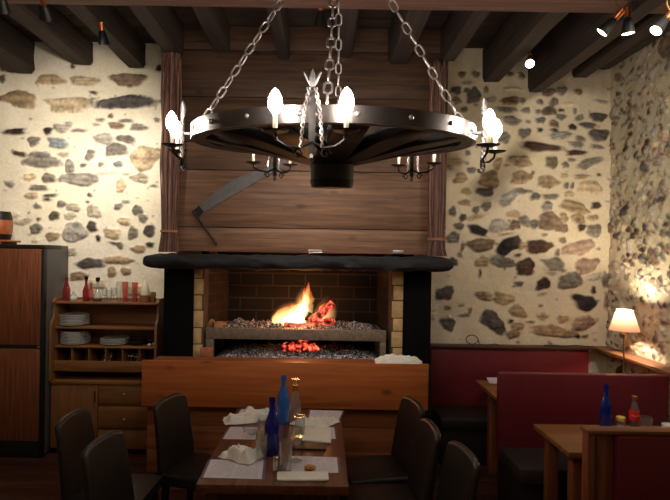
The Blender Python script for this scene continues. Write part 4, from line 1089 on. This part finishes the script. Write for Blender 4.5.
# ------------------------------------------------------------------ spotlights on the beams
M['spotface'] = emit('lit_spot_lens', (1., .86, .66), 9)
def spot(p, aim, lab, energy, lens=True, size=.9, blend=1., stem_top=None, col=(1., .90, .76), lens_up=False):
    p = Vector(p); dirn = (Vector(aim)-p).normalized()
    t = thing('spotlight', lab, 'spotlight', p, 0, 'spotlights on the ceiling beams')
    q = dirn.to_track_quat('-Z', 'Y'); R3 = q.to_matrix().to_4x4() @ Matrix.Scale(1.25, 4)
    b = MB(); b.lathe([(0, .10), (.012, .10), (.014, .045), (.020, .04), (.033, -.03), (.036, -.035), (.030, -.034), (.024, -.012), (0, -.012)], 20, mt=R3); hd = b.build('head', M['black'], t)
    b = MB(); b.lathe([(0, -.0125), (.0235, -.0125), (.029, -.033), (0, -.0335)], 20, mt=R3); b.build('lens', M['spotface'], hd)
    b = MB(); b.lathe([(.0125, .048), (.0165, .05), (.0165, .098), (.0125, .101)], 16, mt=R3); b.build('copper_sleeve', M['copper'], hd)
    b = MB(); e = R3 @ Vector((0, 0, .09)); up_ = max(stem_top or .10, e.z+.04); b.tube([e, (e.x*.6, e.y*.6, max(e.z+.02, up_*.6)), (e.x*.6, e.y*.6, up_)], .005, 6); b.build('stem', M['brass'], t)
    if energy:
        ld = bpy.data.lights.new('spot_beam', 'SPOT'); ld.energy = energy; ld.color = col
        ld.spot_size = size; ld.spot_blend = blend; ld.shadow_soft_size = .03
        lo_ = bpy.data.objects.new('spot_beam', ld); C.objects.link(lo_)
        lo_.location = p+dirn*.045; lo_.rotation_euler = q.to_euler()
    return t
SPOTS = [
    (P(607, 27, 3.22), P(607, 27, 3.22)+Vector((-.6, .35, -.72)), 'black spotlight with copper sleeve turned down to the left, left of the right-hand three', 12, 1.2),
    (P(628, 27, 3.3), P(628, 27, 3.3)+Vector((.1, .1, -.99)), 'black spotlight in the middle of the right-hand three', 8, 1.2),
    (P(660, 26, 3.2), P(660, 26, 3.2)+Vector((-.6, -.05, -.7)), 'black spotlight with bright round lens nearest the right wall', 8, 1.2),
    (P(530, 62, 4.3), (1.0, 2.6, 2.0), 'spotlight with lit white lens on the beam above the right bulbs', 15, 1.2),
    (P(45, 12, 3.4), (-2.4, 5.05, 2.6), 'spotlight with copper sleeve on the left beam near the top left corner', 185, 1.7),
    (P(103, 38, 4.1), (-1.9, 5.05, 2.3), 'small spotlight hanging under the third beam above the left wall', 55, 1.5),
    (P(2, 4, 3.3), (-3.0, 5.05, 2.2), 'spotlight cut by the top left corner', 80, 1.6),
    (P(320, 20, 3.56), (-.15, 4.5, 1.7), 'small spotlight under the cross beam beside the middle chains', 70, 1.2),
    (Vector((2.25, 2.6, 3.62)), (2.0, 5.0, 2.5), 'added unseen spotlight above the frame, turned to the back stone wall', 125, 1.5),  # added out of view to brighten the right part of the back wall
    (Vector((1.5, 2.5, 3.62)), (2.86, 3.6, 1.9), 'added unseen spotlight above the frame, turned to the right stone wall', 165, 1.5),  # likewise added out of view, brightens the right wall
]
for p, aim, lab, en, sz in SPOTS:
    spot(p, aim, lab, en, size=sz, stem_top=.33 if p.y < 3 else max(.05, cz+.01-p.z if p.y < 3.6 else .16))
# black track carrying the right-hand three
pa, pb = P(590, 12.5, 3.28), P(672, 14, 3.28)
b = MB(); b.box((pa.x, 3.26, cz-.018), (RIGHT-.08, 3.295, cz+.002), .003)
tag(b.build('light_track', M['black']), 'black lighting track under the cross beam at the right', 'track')

# ------------------------------------------------------------------ dining table
TZ = .75
fl_, fr_ = on_z(193.5, 484, TZ), on_z(346, 487, TZ)
bl_, br_ = on_z(239, 408.5, TZ), on_z(342, 410, TZ)
tx0, tx1, ty0, ty1 = (fl_.x+bl_.x)/2, (fr_.x+br_.x)/2, (fl_.y+fr_.y)/2, (bl_.y+br_.y)/2
t = thing('dining_table', 'long brown plank dining table laid with menus, napkins and blue bottles', 'table', ((tx0+tx1)/2, (ty0+ty1)/2, 0)); to = Vector(t.location)
b = MB(); nn = 6
for k in range(nn):
    b.t = random.uniform(-.12, .12)
    b.box(Vector((tx0+(tx1-tx0)*k/nn+.0006, ty0, TZ-.045))-to, Vector((tx0+(tx1-tx0)*(k+1)/nn-.0006, ty1, TZ))-to, .002)
b.build('tabletop', M['table'], t)
b = MB()
b.box(Vector((tx0+.06, ty0+.05, TZ-.13))-to, Vector((tx1-.06, ty0+.075, TZ-.0455))-to, .002); b.box(Vector((tx0+.06, ty1-.075, TZ-.13))-to, Vector((tx1-.06, ty1-.05, TZ-.0455))-to, .002)
b.box(Vector((tx0+.05, ty0+.075, TZ-.13))-to, Vector((tx0+.075, ty1-.075, TZ-.0455))-to, .002); b.box(Vector((tx1-.075, ty0+.075, TZ-.13))-to, Vector((tx1-.05, ty1-.075, TZ-.0455))-to, .002)
b.build('apron', M['table_leg'], t)
for x in (tx0+.04, tx1-.105):
    for y in (ty0+.04, ty1-.105):
        b = MB(); b.box(Vector((x, y, 0))-to, Vector((x+.065, y+.065, TZ-.0457))-to, .004); b.build('leg', M['table_leg'], t)

# paper menus
def menu_mat():
    m, nt, b = new_mat('printed_menu'); b.inputs['Roughness'].default_value = .7
    uv = nt.nodes.new('ShaderNodeUVMap'); uv.uv_map = 'UVMap'
    sp = nt.nodes.new('ShaderNodeSeparateXYZ'); nt.links.new(uv.outputs[0], sp.inputs[0])
    def mth(op, a, b_=None, c=None):
        n = nt.nodes.new('ShaderNodeMath'); n.operation = op
        for i, v in enumerate((a, b_, c)):
            if v is None: continue
            if isinstance(v, (int, float)): n.inputs[i].default_value = v
            else: nt.links.new(v, n.inputs[i])
        return n.outputs[0]
    U, V = sp.outputs[0], sp.outputs[1]
    row = mth('MULTIPLY', V, 17); fr = mth('FRACT', row); line = mth('MULTIPLY', mth('GREATER_THAN', fr, .45), mth('LESS_THAN', fr, .8))
    cmb = nt.nodes.new('ShaderNodeCombineXYZ')
    nt.links.new(mth('MULTIPLY', U, 36), cmb.inputs[0]); nt.links.new(mth('FLOOR', row), cmb.inputs[1])
    nz = nt.nodes.new('ShaderNodeTexWhiteNoise'); nz.noise_dimensions = '2D'
    fx = nt.nodes.new('ShaderNodeVectorMath'); fx.operation = 'FLOOR'; nt.links.new(cmb.outputs[0], fx.inputs[0]); nt.links.new(fx.outputs[0], nz.inputs['Vector'])
    word = mth('GREATER_THAN', nz.outputs['Value'], .32)
    inside = mth('MULTIPLY', mth('MULTIPLY', mth('GREATER_THAN', U, .1), mth('LESS_THAN', U, .9)), mth('MULTIPLY', mth('GREATER_THAN', V, .08), mth('LESS_THAN', V, .92)))
    colgap = mth('GREATER_THAN', mth('ABSOLUTE', mth('SUBTRACT', U, .5)), .03)
    txt = mth('MULTIPLY', mth('MULTIPLY', mth('MULTIPLY', line, word), inside), colgap)
    bord = mth('SUBTRACT', 1., mth('MULTIPLY', mth('MULTIPLY', mth('GREATER_THAN', U, .045), mth('LESS_THAN', U, .955)), mth('MULTIPLY', mth('GREATER_THAN', V, .02), mth('LESS_THAN', V, .98))))
    m1 = nt.nodes.new('ShaderNodeMix'); m1.data_type = 'RGBA'
    m1.inputs['A'].default_value = (*lin((214, 204, 212)), 1); m1.inputs['B'].default_value = (*lin((128, 114, 128)), 1)
    nt.links.new(mth('MULTIPLY', txt, .45), m1.inputs['Factor'])
    m2 = nt.nodes.new('ShaderNodeMix'); m2.data_type = 'RGBA'; nt.links.new(bord, m2.inputs['Factor'])
    nt.links.new(m1.outputs['Result'], m2.inputs['A']); m2.inputs['B'].default_value = (*lin((112, 92, 112)), 1)
    nt.links.new(m2.outputs['Result'], b.inputs['Base Color'])
    return m
M['menu'] = menu_mat()
def menu(corners, lab, z=TZ, group='paper menus on the dining table', lift=0.):
    c = [on_z(u, v, z) for u, v in corners]; o = (c[0]+c[1]+c[2]+c[3])/4
    b = MB()
    def f(s, q):
        p = (c[0]*(1-s)+c[1]*s)*(1-q)+(c[3]*(1-s)+c[2]*s)*q
        return p-o+Vector((0, 0, .0012+lift))
    b.grid(f, 8, 6); ob = b.build('paper_menu', M['menu'], None, o, 0); solid(ob, .0008, -1)
    return tag(ob, lab, 'menu', group)
menu([(200, 478), (264.5, 479.8), (266.5, 459.5), (208.5, 459.5)], 'lavender printed paper menu at the near left corner of the dining table')
menu([(282, 472), (341, 473.5), (339, 457.3), (290, 455.6)], 'lavender printed paper menu at the near right of the dining table')
menu([(221, 439.4), (257, 440), (259, 427.5), (229.4, 426.7)], 'lavender printed paper menu at the middle left of the dining table')
menu([(298.6, 439), (337.5, 439.4), (335.6, 427.4), (302, 425)], 'lavender printed paper menu at the middle right of the dining table')
menu([(232, 421), (268, 421.5), (272, 409.5), (240, 409)], 'lavender printed paper menu under crumpled napkins, far left of the dining table')
menu([(307, 419.5), (340, 420.8), (344, 411), (309, 410)], 'lavender printed paper menu at the far right corner of the dining table')

# napkins
def nap(u, v, sx, sy, h, seed, lab, rz=0., fold=1., dz=.002):
    p = on_z(u, v, TZ)
    return crumple('napkin', (p.x, p.y, TZ+dz), sx, sy, h, seed, M['napkin'], lab, 'napkin', rz, fold=fold, group='white napkins on the dining table')
nap(241, 457, .22, .16, .07, 1.3, 'tall crumpled white napkin lying on the near left menu', -.5)
nap(240, 421, .22, .17, .055, 2.7, 'crumpled white napkin at the far left edge of the dining table', .3)
nap(257, 417, .24, .16, .06, 4.1, 'crumpled white napkin on the far left menu beside the blue bottle', -.2)
nap(312, 425, .26, .17, .045, 5.6, 'loosely crumpled white napkin in front of the far right menu', -.5)
nap(326, 422, .15, .12, .03, 8.2, 'small flat crumpled white napkin on the right of the far menu', -.6, .6)
def folded(c4, th, lab, name='napkin', mat=None, cat='napkin', z0=.0015, group='white napkins on the dining table'):
    c = [on_z(u, v, TZ) for u, v in c4]; o = sum(c, Vector())/4
    b = MB(); b.prism([p-o for p in c], (0, 0, th))
    bmesh.ops.bevel(b.bm, geom=list(b.bm.edges), offset=th*.3, segments=2, affect='EDGES')
    return tag(b.build(name, mat or M['napkin'], None, o+Vector((0, 0, z0))), lab, cat, group)
folded([(277, 482), (329, 482), (328, 473.5), (277, 473.5)], .010, 'flat folded white napkin at the near right edge of the dining table', z0=.0018)
folded([(301, 442), (331, 444.5), (331, 429), (306, 427.5)], .012, 'flat folded white napkin on the middle right menu', z0=.002)
folded([(292, 450.5), (326, 451), (326, 444.6), (294, 443)], .010, 'dark flat spectacle case between the two right menus', 'spectacle_case', M['leg'], 'case', .0005, None)
p = on_z(310, 470, TZ)
b = MB(); bm2 = bmesh.new(); bmesh.ops.create_icosphere(bm2, subdivisions=3, radius=1)
for v in bm2.verts: v.co = Vector((v.co.x*.03, v.co.y*.022, max(-.6, v.co.z)*.016))*(1+.25*mnoise.noise(v.co*2))
b.merge(bm2); tag(b.build('bread_piece', M['bread'], None, (p.x, p.y, TZ+.013)), 'leftover piece of bread by the near right folded napkin', 'bread')

# bottles
def wine_bottle(name, lab, loc, h, r, mat, group=None):
    t = thing(name, lab, 'bottle', loc, 0, group)
    prof = [(r*.9, 0), (r, .012), (r, h*.50), (r*.93, h*.56), (r*.62, h*.68), (r*.40, h*.78), (r*.34, h*.86), (r*.33, h*.95), (r*.42, h*.955), (r*.42, h)]
    b = MB(); b.lathe(shell(prof, .0035), 28); b.build('body', mat, t)
    b = MB(); b.lathe([(r*.345, h*.93), (r*.44, h*.93), (r*.44, h*.952), (r*.345, h*.952)], 20); b.build('lip', mat, t)
    return t
def at_depth(u, d, z=TZ): return Vector((P(u, 420, d).x, d, z))
wine_bottle('water_bottle', 'bright azure glass bottle standing at the middle back of the dining table', at_depth(283, 3.42, TZ+.001), .32, .044, M['bright_blue'], 'blue bottles')
wine_bottle('water_bottle', 'deep cobalt glass bottle in front of the azure one on the dining table', at_depth(272, 2.89, TZ+.001), .32, .043, M['blue'], 'blue bottles')
t = thing('carafe', 'clear glass carafe with gold neck behind the azure bottle', 'carafe', at_depth(295, 3.52, TZ+.001))
b = MB(); b.lathe(shell([(.038, 0), (.043, .01), (.043, .10), (.03, .16), (.017, .20), (.016, .24), (.026, .275)], .003), 24); b.build('body', M['clear'], t)
b = MB(); b.lathe([(.0175, .195), (.0195, .195), (.0185, .235), (.0165, .235)], 20); b.build('neck_foil', M['goldfoil'], t)
def tumbler(lab, u, v, r, h, k=.86, z=TZ, name='tumbler'):
    p = on_z(u, v, z); b = MB(); b.lathe(shell([(r*k, 0), (r, h)], .0025), 24)
    return tag(b.build(name, M['clear'], None, (p.x, p.y, z+.0022)), lab, 'glass', 'drinking glasses on the dining table')
tumbler('clear tumbler left of the cobalt bottle, by the crumpled near napkin', 261.5, 459, .034, .14)
tumbler('clear tumbler left of the bottles in the middle of the dining table', 263, 441, .036, .145)
tumbler('tall clear tumbler standing near the front by the salt shaker', 285.5, 471.5, .036, .16)
tumbler('clear tumbler right of the azure bottle near the carafe', 299.5, 437, .034, .13)
p = on_z(296, 461, TZ)
t = thing('wine_glass', 'clear stemmed wine glass behind the tall tumbler', 'glass', (p.x, p.y, TZ+.0022), 0, 'drinking glasses on the dining table')
b = MB(); b.lathe(shell([(.012, .085), (.032, .105), (.038, .135), (.036, .165), (.032, .185)], .002), 24); b.build('bowl', M['clear'], t)
b = MB(); b.lathe([(0, 0), (.034, 0), (.033, .003), (.006, .008), (.0045, .02), (.0045, .08), (.011, .0849), (0, .0849)], 24); b.build('stem', M['clear'], t)
p = on_z(251, 434.5, TZ); b = MB(); b.lathe(shell([(.02, 0), (.05, .02), (.058, .05)], .0025), 24)
tag(b.build('glass_bowl', M['clear'], None, (p.x, p.y, TZ+.0022)), 'small clear glass bowl on the middle left menu', 'bowl')
def shaker(loc, lab, group=None, lid=None, r=.016, h=.075, fill=M['salt'], fillh=.6):
    t = thing('salt_shaker', lab, 'shaker', loc, 0, group)
    b = MB(); b.lathe(shell([(r, 0), (r*1.05, h*.1), (r*.8, h*.72)], .002), 16); b.build('body', M['clear'], t)
    b = MB(); b.lathe([(0, .0025), (r*.85, .0025), (r*.8, h*fillh), (0, h*fillh)], 14); b.build('salt', fill, t)
    b = MB(); b.lathe([(r*.7, h*.721), (r*.86, h*.721), (r*.84, h*.93), (r*.5, h), (0, h)], 16); b.build('cap', lid or M['chrome'], t)
    return t
p = on_z(275.5, 470.5, TZ); shaker((p.x, p.y, TZ+.001), 'glass salt shaker with metal cap in front of the cobalt bottle')

# ------------------------------------------------------------------ chairs
def chair_proto():
    t = thing('dining_chair', '', 'chair', (0, 0, 0), 0, 'dark leather chairs around the dining table')
    # local: seat centre at the origin, facing +x; backrest at -x
    b = MB(); bm2 = bmesh.new(); bmesh.ops.create_cube(bm2, size=1)
    bmesh.ops.scale(bm2, vec=(.42, .39, .075), verts=bm2.verts)
    bmesh.ops.subdivide_edges(bm2, edges=list(bm2.edges), cuts=4, use_grid_fill=True)
    for v in bm2.verts:
        e = min(1-abs(v.co.x)/.21, 1-abs(v.co.y)/.195)
        if v.co.z > 0: v.co.z += .016*min(1, e*3)
    b.merge(bm2, Matrix.Translation((.02, 0, .435)))
    o = b.build('seat', M['leather'], t, smooth=60); m = o.modifiers.new('bev', 'BEVEL'); m.width = .014; m.segments = 3; m.limit_method = 'ANGLE'
    b = MB(); n, mm = 12, 14; W0, W1 = .19, .175
    def face(off):
        vs = []
        for i in range(n+1):
            q = i/n; z = .40+(.91-.40)*q; row = []
            w = W0+(W1-W0)*q
            for j in range(mm+1):
                s = j/mm*2-1
                zz = z
                if q > .8: zz = z-.03*abs(s)**4*((q-.8)/.2)
                x = -.195-.07*q**1.3+.018*(1-s*s)*(-1)+off*(1-.35*q)
                row.append(b.bm.verts.new((x, s*w, zz)))
            vs.append(row)
        return vs
    A, B = face(.028), face(-.028); fs = []
    for i in range(n):
        for j in range(mm):
            fs.append(b.bm.faces.new((A[i][j], A[i][j+1], A[i+1][j+1], A[i+1][j]))); fs.append(b.bm.faces.new((B[i][j+1], B[i][j], B[i+1][j], B[i+1][j+1])))
    for i in range(n):
        fs.append(b.bm.faces.new((A[i][0], A[i+1][0], B[i+1][0], B[i][0]))); fs.append(b.bm.faces.new((A[i+1][mm], A[i][mm], B[i][mm], B[i+1][mm])))
    for j in range(mm):
        fs.append(b.bm.faces.new((A[n][j], A[n][j+1], B[n][j+1], B[n][j]))); fs.append(b.bm.faces.new((A[0][j+1], A[0][j], B[0][j], B[0][j+1])))
    b._finish(fs)
    o = b.build('backrest', M['leather'], t, smooth=60); m = o.modifiers.new('bev', 'BEVEL'); m.width = .017; m.segments = 3; m.limit_method = 'ANGLE'
    for x, y, sx in ((.19, .15, 1), (.19, -.15, 1), (-.18, .15, -1), (-.18, -.15, -1)):
        b = MB(); tp = [(x-.018, y-.018), (x+.018, y-.018), (x+.018, y+.018), (x-.018, y+.018)]
        b.prism([(px, py, .396) for px, py in tp], (0, 0, -.001))
        vs0 = [b.bm.verts.new((px, py, .395)) for px, py in tp]; vs1 = [b.bm.verts.new((x+sx*.02+(px-x)*.72, y+(py-y)*.72, 0)) for px, py in tp]
        fs = [b.bm.faces.new((vs0[k], vs0[(k+1) % 4], vs1[(k+1) % 4], vs1[k])) for k in range(4)]+[b.bm.faces.new(vs1)]; b._finish(fs)
        b.build('leg', M['leg'], t)
    return t
cp = chair_proto()
CH = [  # centre of the backrest (world x, y) and rotation
    (-1.475, 3.07, -.06, 'dark leather chair pulled out at the left, in front of the hutch door'),
    (-1.12, 2.674, -.17, 'dark leather chair nearest the camera on the left of the dining table'),
    (-1.00, 3.445, -.32, 'dark leather chair at the far left of the dining table, by the counter'),
    (.614, 3.451, PI+.22, 'dark leather chair at the far right of the dining table, by the counter'),
    (.63, 2.98, PI+.07, 'dark leather chair in the middle of the right side of the dining table'),
    (.72, 2.60, PI+.15, 'dark leather chair nearest the camera on the right of the dining table'),
]
for k, (x, y, rz, lab) in enumerate(CH):
    o = cp if k == 0 else dup(cp)
    o.location = (x+.24*math.cos(rz), y+.24*math.sin(rz), 0); o.rotation_euler = (0, 0, rz); o['label'] = lab
    o['group'] = 'dark leather chairs around the dining table'

# ------------------------------------------------------------------ booths on the right
def bench(name, lab, x0, x1, yback, depth, ztop, cap_mat, seat_mat, back_thick=.07):
    """upholstered bench facing the camera; yback = front face of the backrest"""
    t = thing(name, lab, 'bench', ((x0+x1)/2, yback, 0), 0, 'burgundy benches'); o = Vector(t.location)
    def Bx(lo, hi, nm, mat, bev=.006):
        b = MB(); b.box(Vector(lo)-o, Vector(hi)-o, bev); return b.build(nm, mat, t)
    Bx((x0, yback, .34), (x1, yback+back_thick, ztop), 'backrest', M['redvinyl'], .018)
    Bx((x0, yback-depth, .34), (x1, yback-.001, .45), 'seat', seat_mat, .025)
    Bx((x0+.02, yback-depth+.06, 0), (x1-.02, yback+back_thick-.01, .339), 'base', M['leg'], .004)
    return t, Bx
bx0, bx1 = P(429, 380, 4.97).x, P(588, 380, 4.97).x
zl = P(510, 345.5, 4.97).z
t, Bx = bench('banquette', 'burgundy wall bench under the stone wall beside the fireplace', bx0+.01, bx1, 4.95, .42, zl-.025, None, M['leg'], .055)
Bx((bx0+.005, 4.92, zl-.024), (2.68, 5.03, zl), 'cap_ledge', M['ledge_back'], .004)
zf = P(585, 374.5, 3.87).z
t, Bx = bench('booth_bench', 'burgundy booth bench behind the table with the soda bottle', P(499, 400, 3.87).x, 2.685, 3.87, .42, zf, None, M['greyseat'], .07)
DZ = P(620, 429.5, 2.66).z
t = thing('booth_divider', 'wood framed burgundy bench back closest to the camera on the right', 'bench', (2.05, 2.66, 0), 0, 'burgundy benches'); o = Vector(t.location)
def Bx(lo, hi, nm, mat, bev=.005):
    b = MB(); b.box(Vector(lo)-o, Vector(hi)-o, bev); return b.build(nm, mat, t)
dx0 = P(586, 460, 2.66).x
Bx((dx0, 2.645, 0), (dx0+.04, 2.705, DZ-.022), 'post', M['booth_wood'])
Bx((dx0-.006, 2.635, DZ-.0215), (2.68, 2.715, DZ), 'top_rail', M['booth_rail'])
Bx((dx0+.0402, 2.665, .08), (P(614, 460, 2.66).x, 2.695, DZ-.022), 'end_panel', M['booth_wood'])
Bx((P(614, 460, 2.66).x+.001, 2.625, .10), (2.68, 2.70, DZ-.0225), 'upholstery', M['redvinyl'], .02)
Bx((dx0+.0402, 2.67, 0), (2.68, 2.70, .0795), 'plinth', M['leg'])

def booth_table(lab, x0, x1, y0, y1, back=.13):
    t = thing('booth_table', lab, 'table', ((x0+x1)/2, (y0+y1)/2, 0), 0, 'booth tables'); o = Vector(t.location)
    b = MB(); b.box(Vector((x0, y0, TZ-.035))-o, Vector((x1, y1, TZ))-o, .004); b.build('tabletop', M['booth_table'], t)
    for x in (x0+.05, x1-.13):
        for y in (y0+.05, y1-back):
            b = MB(); b.box(Vector((x, y, 0))-o, Vector((x+.07, y+.07, TZ-.0352))-o, .004); b.build('leg', M['booth_wood'], t)
    b = MB(); b.box(Vector((x0+.07, y0+.06, TZ-.12))-o, Vector((x1-.07, y0+.08, TZ-.0355))-o, .002); b.box(Vector((x0+.07, y1-back+.03, TZ-.12))-o, Vector((x1-.07, y1-back+.05, TZ-.0355))-o, .002)
    b.build('apron', M['booth_wood'], t)
    return t
booth_table('light wooden booth table holding the cobalt bottle and soda bottle', 1.478, 2.66, 2.985, 3.49)
booth_table('wooden booth table behind the middle booth bench, its corner showing', 1.445, 2.80, 4.12, 4.70, .27)
menu([(489, 383.5), (499, 384), (498, 377.5), (486, 377.5)], 'white printed menu on the corner of the farther booth table', TZ, None)

wine_bottle('water_bottle', 'cobalt glass bottle on the booth table at the right', (P(606, 410, 3.40).x, 3.40, TZ+.001), .30, .038, M['blue'], 'blue bottles')
# soda bottle
t = thing('soda_bottle', 'contoured glass cola bottle with red label on the booth table', 'bottle', (P(634.5, 410, 3.36).x, 3.36, TZ+.001)); so = Vector(t.location)
pf = [(.029, 0), (.032, .008), (.031, .03), (.027, .055), (.029, .075), (.0315, .105), (.031, .125), (.026, .15), (.018, .18), (.0135, .205), (.0135, .218), (.016, .219), (.016, .226), (.013, .232)]
b = MB(); b.lathe(shell(pf, .0022), 28); b.build('body', M['clear'], t)
b = MB(); b.lathe([(0, .003), (.0265, .003), (.0285, .03), (.0245, .055), (.0255, .062), (0, .062)], 24); b.build('cola', M['cola'], t)
b = MB(); b.lathe([(.0298, .078), (.0322, .105), (.0317, .125), (.0278, .146), (.0272, .146), (.0308, .125), (.0312, .105), (.0288, .078)], 28); lb = b.build('label', M['redlabel'], t)
b = MB(); b.lathe([(.0145, .219), (.0172, .219), (.0168, .236), (.012, .239), (0, .239)], 18); b.build('cap', M['goldfoil'], t)
cu = bpy.data.curves.new('lettering', 'FONT'); cu.body = 'Coca-Cola'; cu.size = .0135; cu.shear = .25; cu.extrude = 0; cu.align_x = 'CENTER'; cu.align_y = 'CENTER'
tmp = bpy.data.objects.new('lettering_tmp', cu); C.objects.link(tmp)
dg = bpy.context.evaluated_depsgraph_get(); me = bpy.data.meshes.new_from_object(tmp.evaluated_get(dg)); bpy.data.objects.remove(tmp)
for v in me.vertices:
    a = v.co.x/.0325-PI/2-.25; v.co = Vector((.0330*math.cos(a), .0330*math.sin(a), .113+v.co.y))
me.materials.append(M['whitelabel']); lt = bpy.data.objects.new('lettering', me); C.objects.link(lt); lt.parent = lb
# jar, tumbler, cup
t = thing('spice_jar', 'small glass jar with yellow lid between the bottles on the booth table', 'jar', (P(621, 410, 3.38).x, 3.38, TZ+.001))
b = MB(); b.lathe(shell([(.028, 0), (.031, .008), (.031, .058), (.026, .068)], .0025), 22); b.build('body', M['clear'], t)
b = MB(); b.lathe([(0, .003), (.027, .003), (.027, .03), (0, .03)], 18); b.build('contents', M['salt'], t)
b = MB(); b.lathe([(.025, .0682), (.03, .0682), (.03, .088), (.026, .092), (0, .092)], 22); b.build('lid', M['yellow'], t)
b = MB(); b.lathe(shell([(.038, 0), (.042, .10)], .0025), 24)
tag(b.build('tumbler', M['clear'], None, (P(645.5, 410, 3.36).x, 3.36, TZ+.001)), 'clear tumbler right of the soda bottle on the booth table', 'glass')
b = MB(); b.lathe(shell([(.03, 0), (.036, .06)], .0025), 22)
tag(b.build('cup', M['white'], None, (P(668, 410, 3.34).x, 3.34, TZ+.001)), 'small white cup at the right edge on the booth table', 'cup')

# table lamp
lp = Vector((2.655, 4.42, TZ))
t = thing('table_lamp', 'slim table lamp with lit pleated shade against the right stone wall', 'lamp', lp)
def zl_(v): return P(626, v, lp.y).z-TZ
zs0, zs1 = zl_(330.5), zl_(310)
b = MB(); b.lathe([(0, 0), (.06, 0), (.062, .012), (.03, .022), (.012, .03), (0, .03)], 24); b.build('base', M['brass'], t)
b = MB(); b.lathe([(.0, .03), (.009, .03), (.007, .12), (.011, .14), (.007, .16), (.006, zs0-.07), (.014, zs0-.055), (.018, zs0-.03), (.012, zs0-.012), (.012, zs1-.0855), (0, zs1-.0855)], 18); b.build('stem', M['brass'], t)
m, nt, bb = new_mat('lampshade_fabric'); bb.inputs['Base Color'].default_value = (*lin((206, 168, 146)), 1); bb.inputs['Roughness'].default_value = .9
tr = nt.nodes.new('ShaderNodeBsdfTranslucent'); tr.inputs['Color'].default_value = (*lin((216, 160, 128)), 1)
mx = nt.nodes.new('ShaderNodeMixShader'); mx.inputs[0].default_value = .05
nt.links.new(bb.outputs[0], mx.inputs[1]); nt.links.new(tr.outputs[0], mx.inputs[2]); nt.links.new(mx.outputs[0], nt.nodes['Material Output'].inputs['Surface'])
b = MB(); npl = 48; vs = []
for k in range(npl):
    a = 2*PI*k/npl; w = 1+(.018 if k % 2 else 0)
    vs.append((b.bm.verts.new((.120*w*math.cos(a), .120*w*math.sin(a), zs0)), b.bm.verts.new((.062*w*math.cos(a), .062*w*math.sin(a), zs1))))
fs = [b.bm.faces.new((vs[k][0], vs[(k+1) % npl][0], vs[(k+1) % npl][1], vs[k][1])) for k in range(npl)]; b._finish(fs)
b.build('shade', m, t, smooth=70)
b = MB(); b.tube([(.119*math.cos(2*PI*k/40), .119*math.sin(2*PI*k/40), zs0) for k in range(40)], .0025, 6, closed=True)
b.tube([(-.062, 0, zs1-.002), (.062, 0, zs1-.002)], .0016, 5); b.build('shade_ring', M['brass'], t)
M['lampbulb'] = emit('lamp_bulb', (1., .82, .58), 1500)
b = MB(); zb_ = zs1-.085; b.lathe([(0, zb_), (.012, zb_+.001), (.026, zb_+.03), (.024, zb_+.048), (.012, zb_+.06), (0, zb_+.063)], 16); b.build('bulb', M['lampbulb'], t)

# coiled black cable on the ledge
pc = P(472, 338, 4.975)
b = MB(); pts = [Vector((pc.x+.058*math.cos(q*.42), 4.972+.006*math.sin(q*.3), zl+.052+.045*math.sin(q*.42))) for q in range(16)]
pts += [Vector((pc.x+.02+k*.05, 4.97, zl+.007+.006*math.sin(k*2))) for k in range(1, 6)]
b.tube(pts, .0045, 6)
tag(b.build('cable', M['cable']), 'thin black cable coiled on the ledge behind the wall bench', 'cable')
b = MB(); pts = [Vector((2.2+.48*q/12, 4.97+.02*math.sin(q), zl+.007)) for q in range(13)]
b.tube(pts, .005, 6); tag(b.build('cable', M['cable']), 'thin black cable lying along the ledge by the wall corner', 'cable')

# ------------------------------------------------------------------ fire light
def point(name, loc, e, col, r):
    l = bpy.data.lights.new(name, 'POINT'); l.energy = e; l.color = col; l.shadow_soft_size = r
    o = bpy.data.objects.new(name, l); C.objects.link(o); o.location = loc; return o
point('fire_glow', G(299, 310, 4.80), 5.5, (1., .42, .14), .07)

# unseen pendant-shaped lamp, added as front fill for hutch and table
t = thing('fill_lamp', 'round white fill lamp added out of view, above and left of the camera', 'lamp', (-1.0, .6, 3.1))
M['fill_globe'] = emit('fill_lamp_glow', (1., .88, .72), 34)
b = MB(); b.lathe([(0, -.16), (.08, -.14), (.14, -.07), (.16, 0), (.14, .07), (.08, .14), (.03, .16), (0, .16)], 24); b.build('globe', M['fill_globe'], t)
b = MB(); b.tube([(0, 0, .16), (0, 0, CEIL-3.102)], .006, 6); b.build('rod', M['brass'], t)
w = bpy.data.worlds.new('room_air'); bpy.context.scene.world = w; w.use_nodes = True
w.node_tree.nodes['Background'].inputs[0].default_value = (.9, .75, .6, 1); w.node_tree.nodes['Background'].inputs[1].default_value = .0

# ------------------------------------------------------------------ camera
cam = bpy.data.cameras.new('camera'); co_ = bpy.data.objects.new('camera', cam); C.objects.link(co_)
cam.sensor_width = 36; cam.lens = 36*F/670; cam.shift_x = (335-U0)/670; cam.shift_y = (V0-250)/670; cam.clip_start = .02
co_.matrix_world = Matrix.Translation((0, 0, H)) @ Matrix.Rotation(PI/2, 4, 'X') @ Matrix.Rotation(ROLL, 4, 'Z')
sc = bpy.context.scene; sc.camera = co_
sc.view_settings.view_transform = 'Standard'; sc.view_settings.look = 'None'; sc.view_settings.gamma = 1
sc.view_settings.exposure = 0.0; sc.view_settings.use_curve_mapping = False
sc.cycles.max_bounces = 10; sc.cycles.transmission_bounces = 10; sc.cycles.transparent_max_bounces = 12
sc.cycles.sample_clamp_indirect = 4.; sc.cycles.use_denoising = True; sc.cycles.volume_bounces = 0
sc.cycles.caustics_refractive = False; sc.cycles.caustics_reflective = False
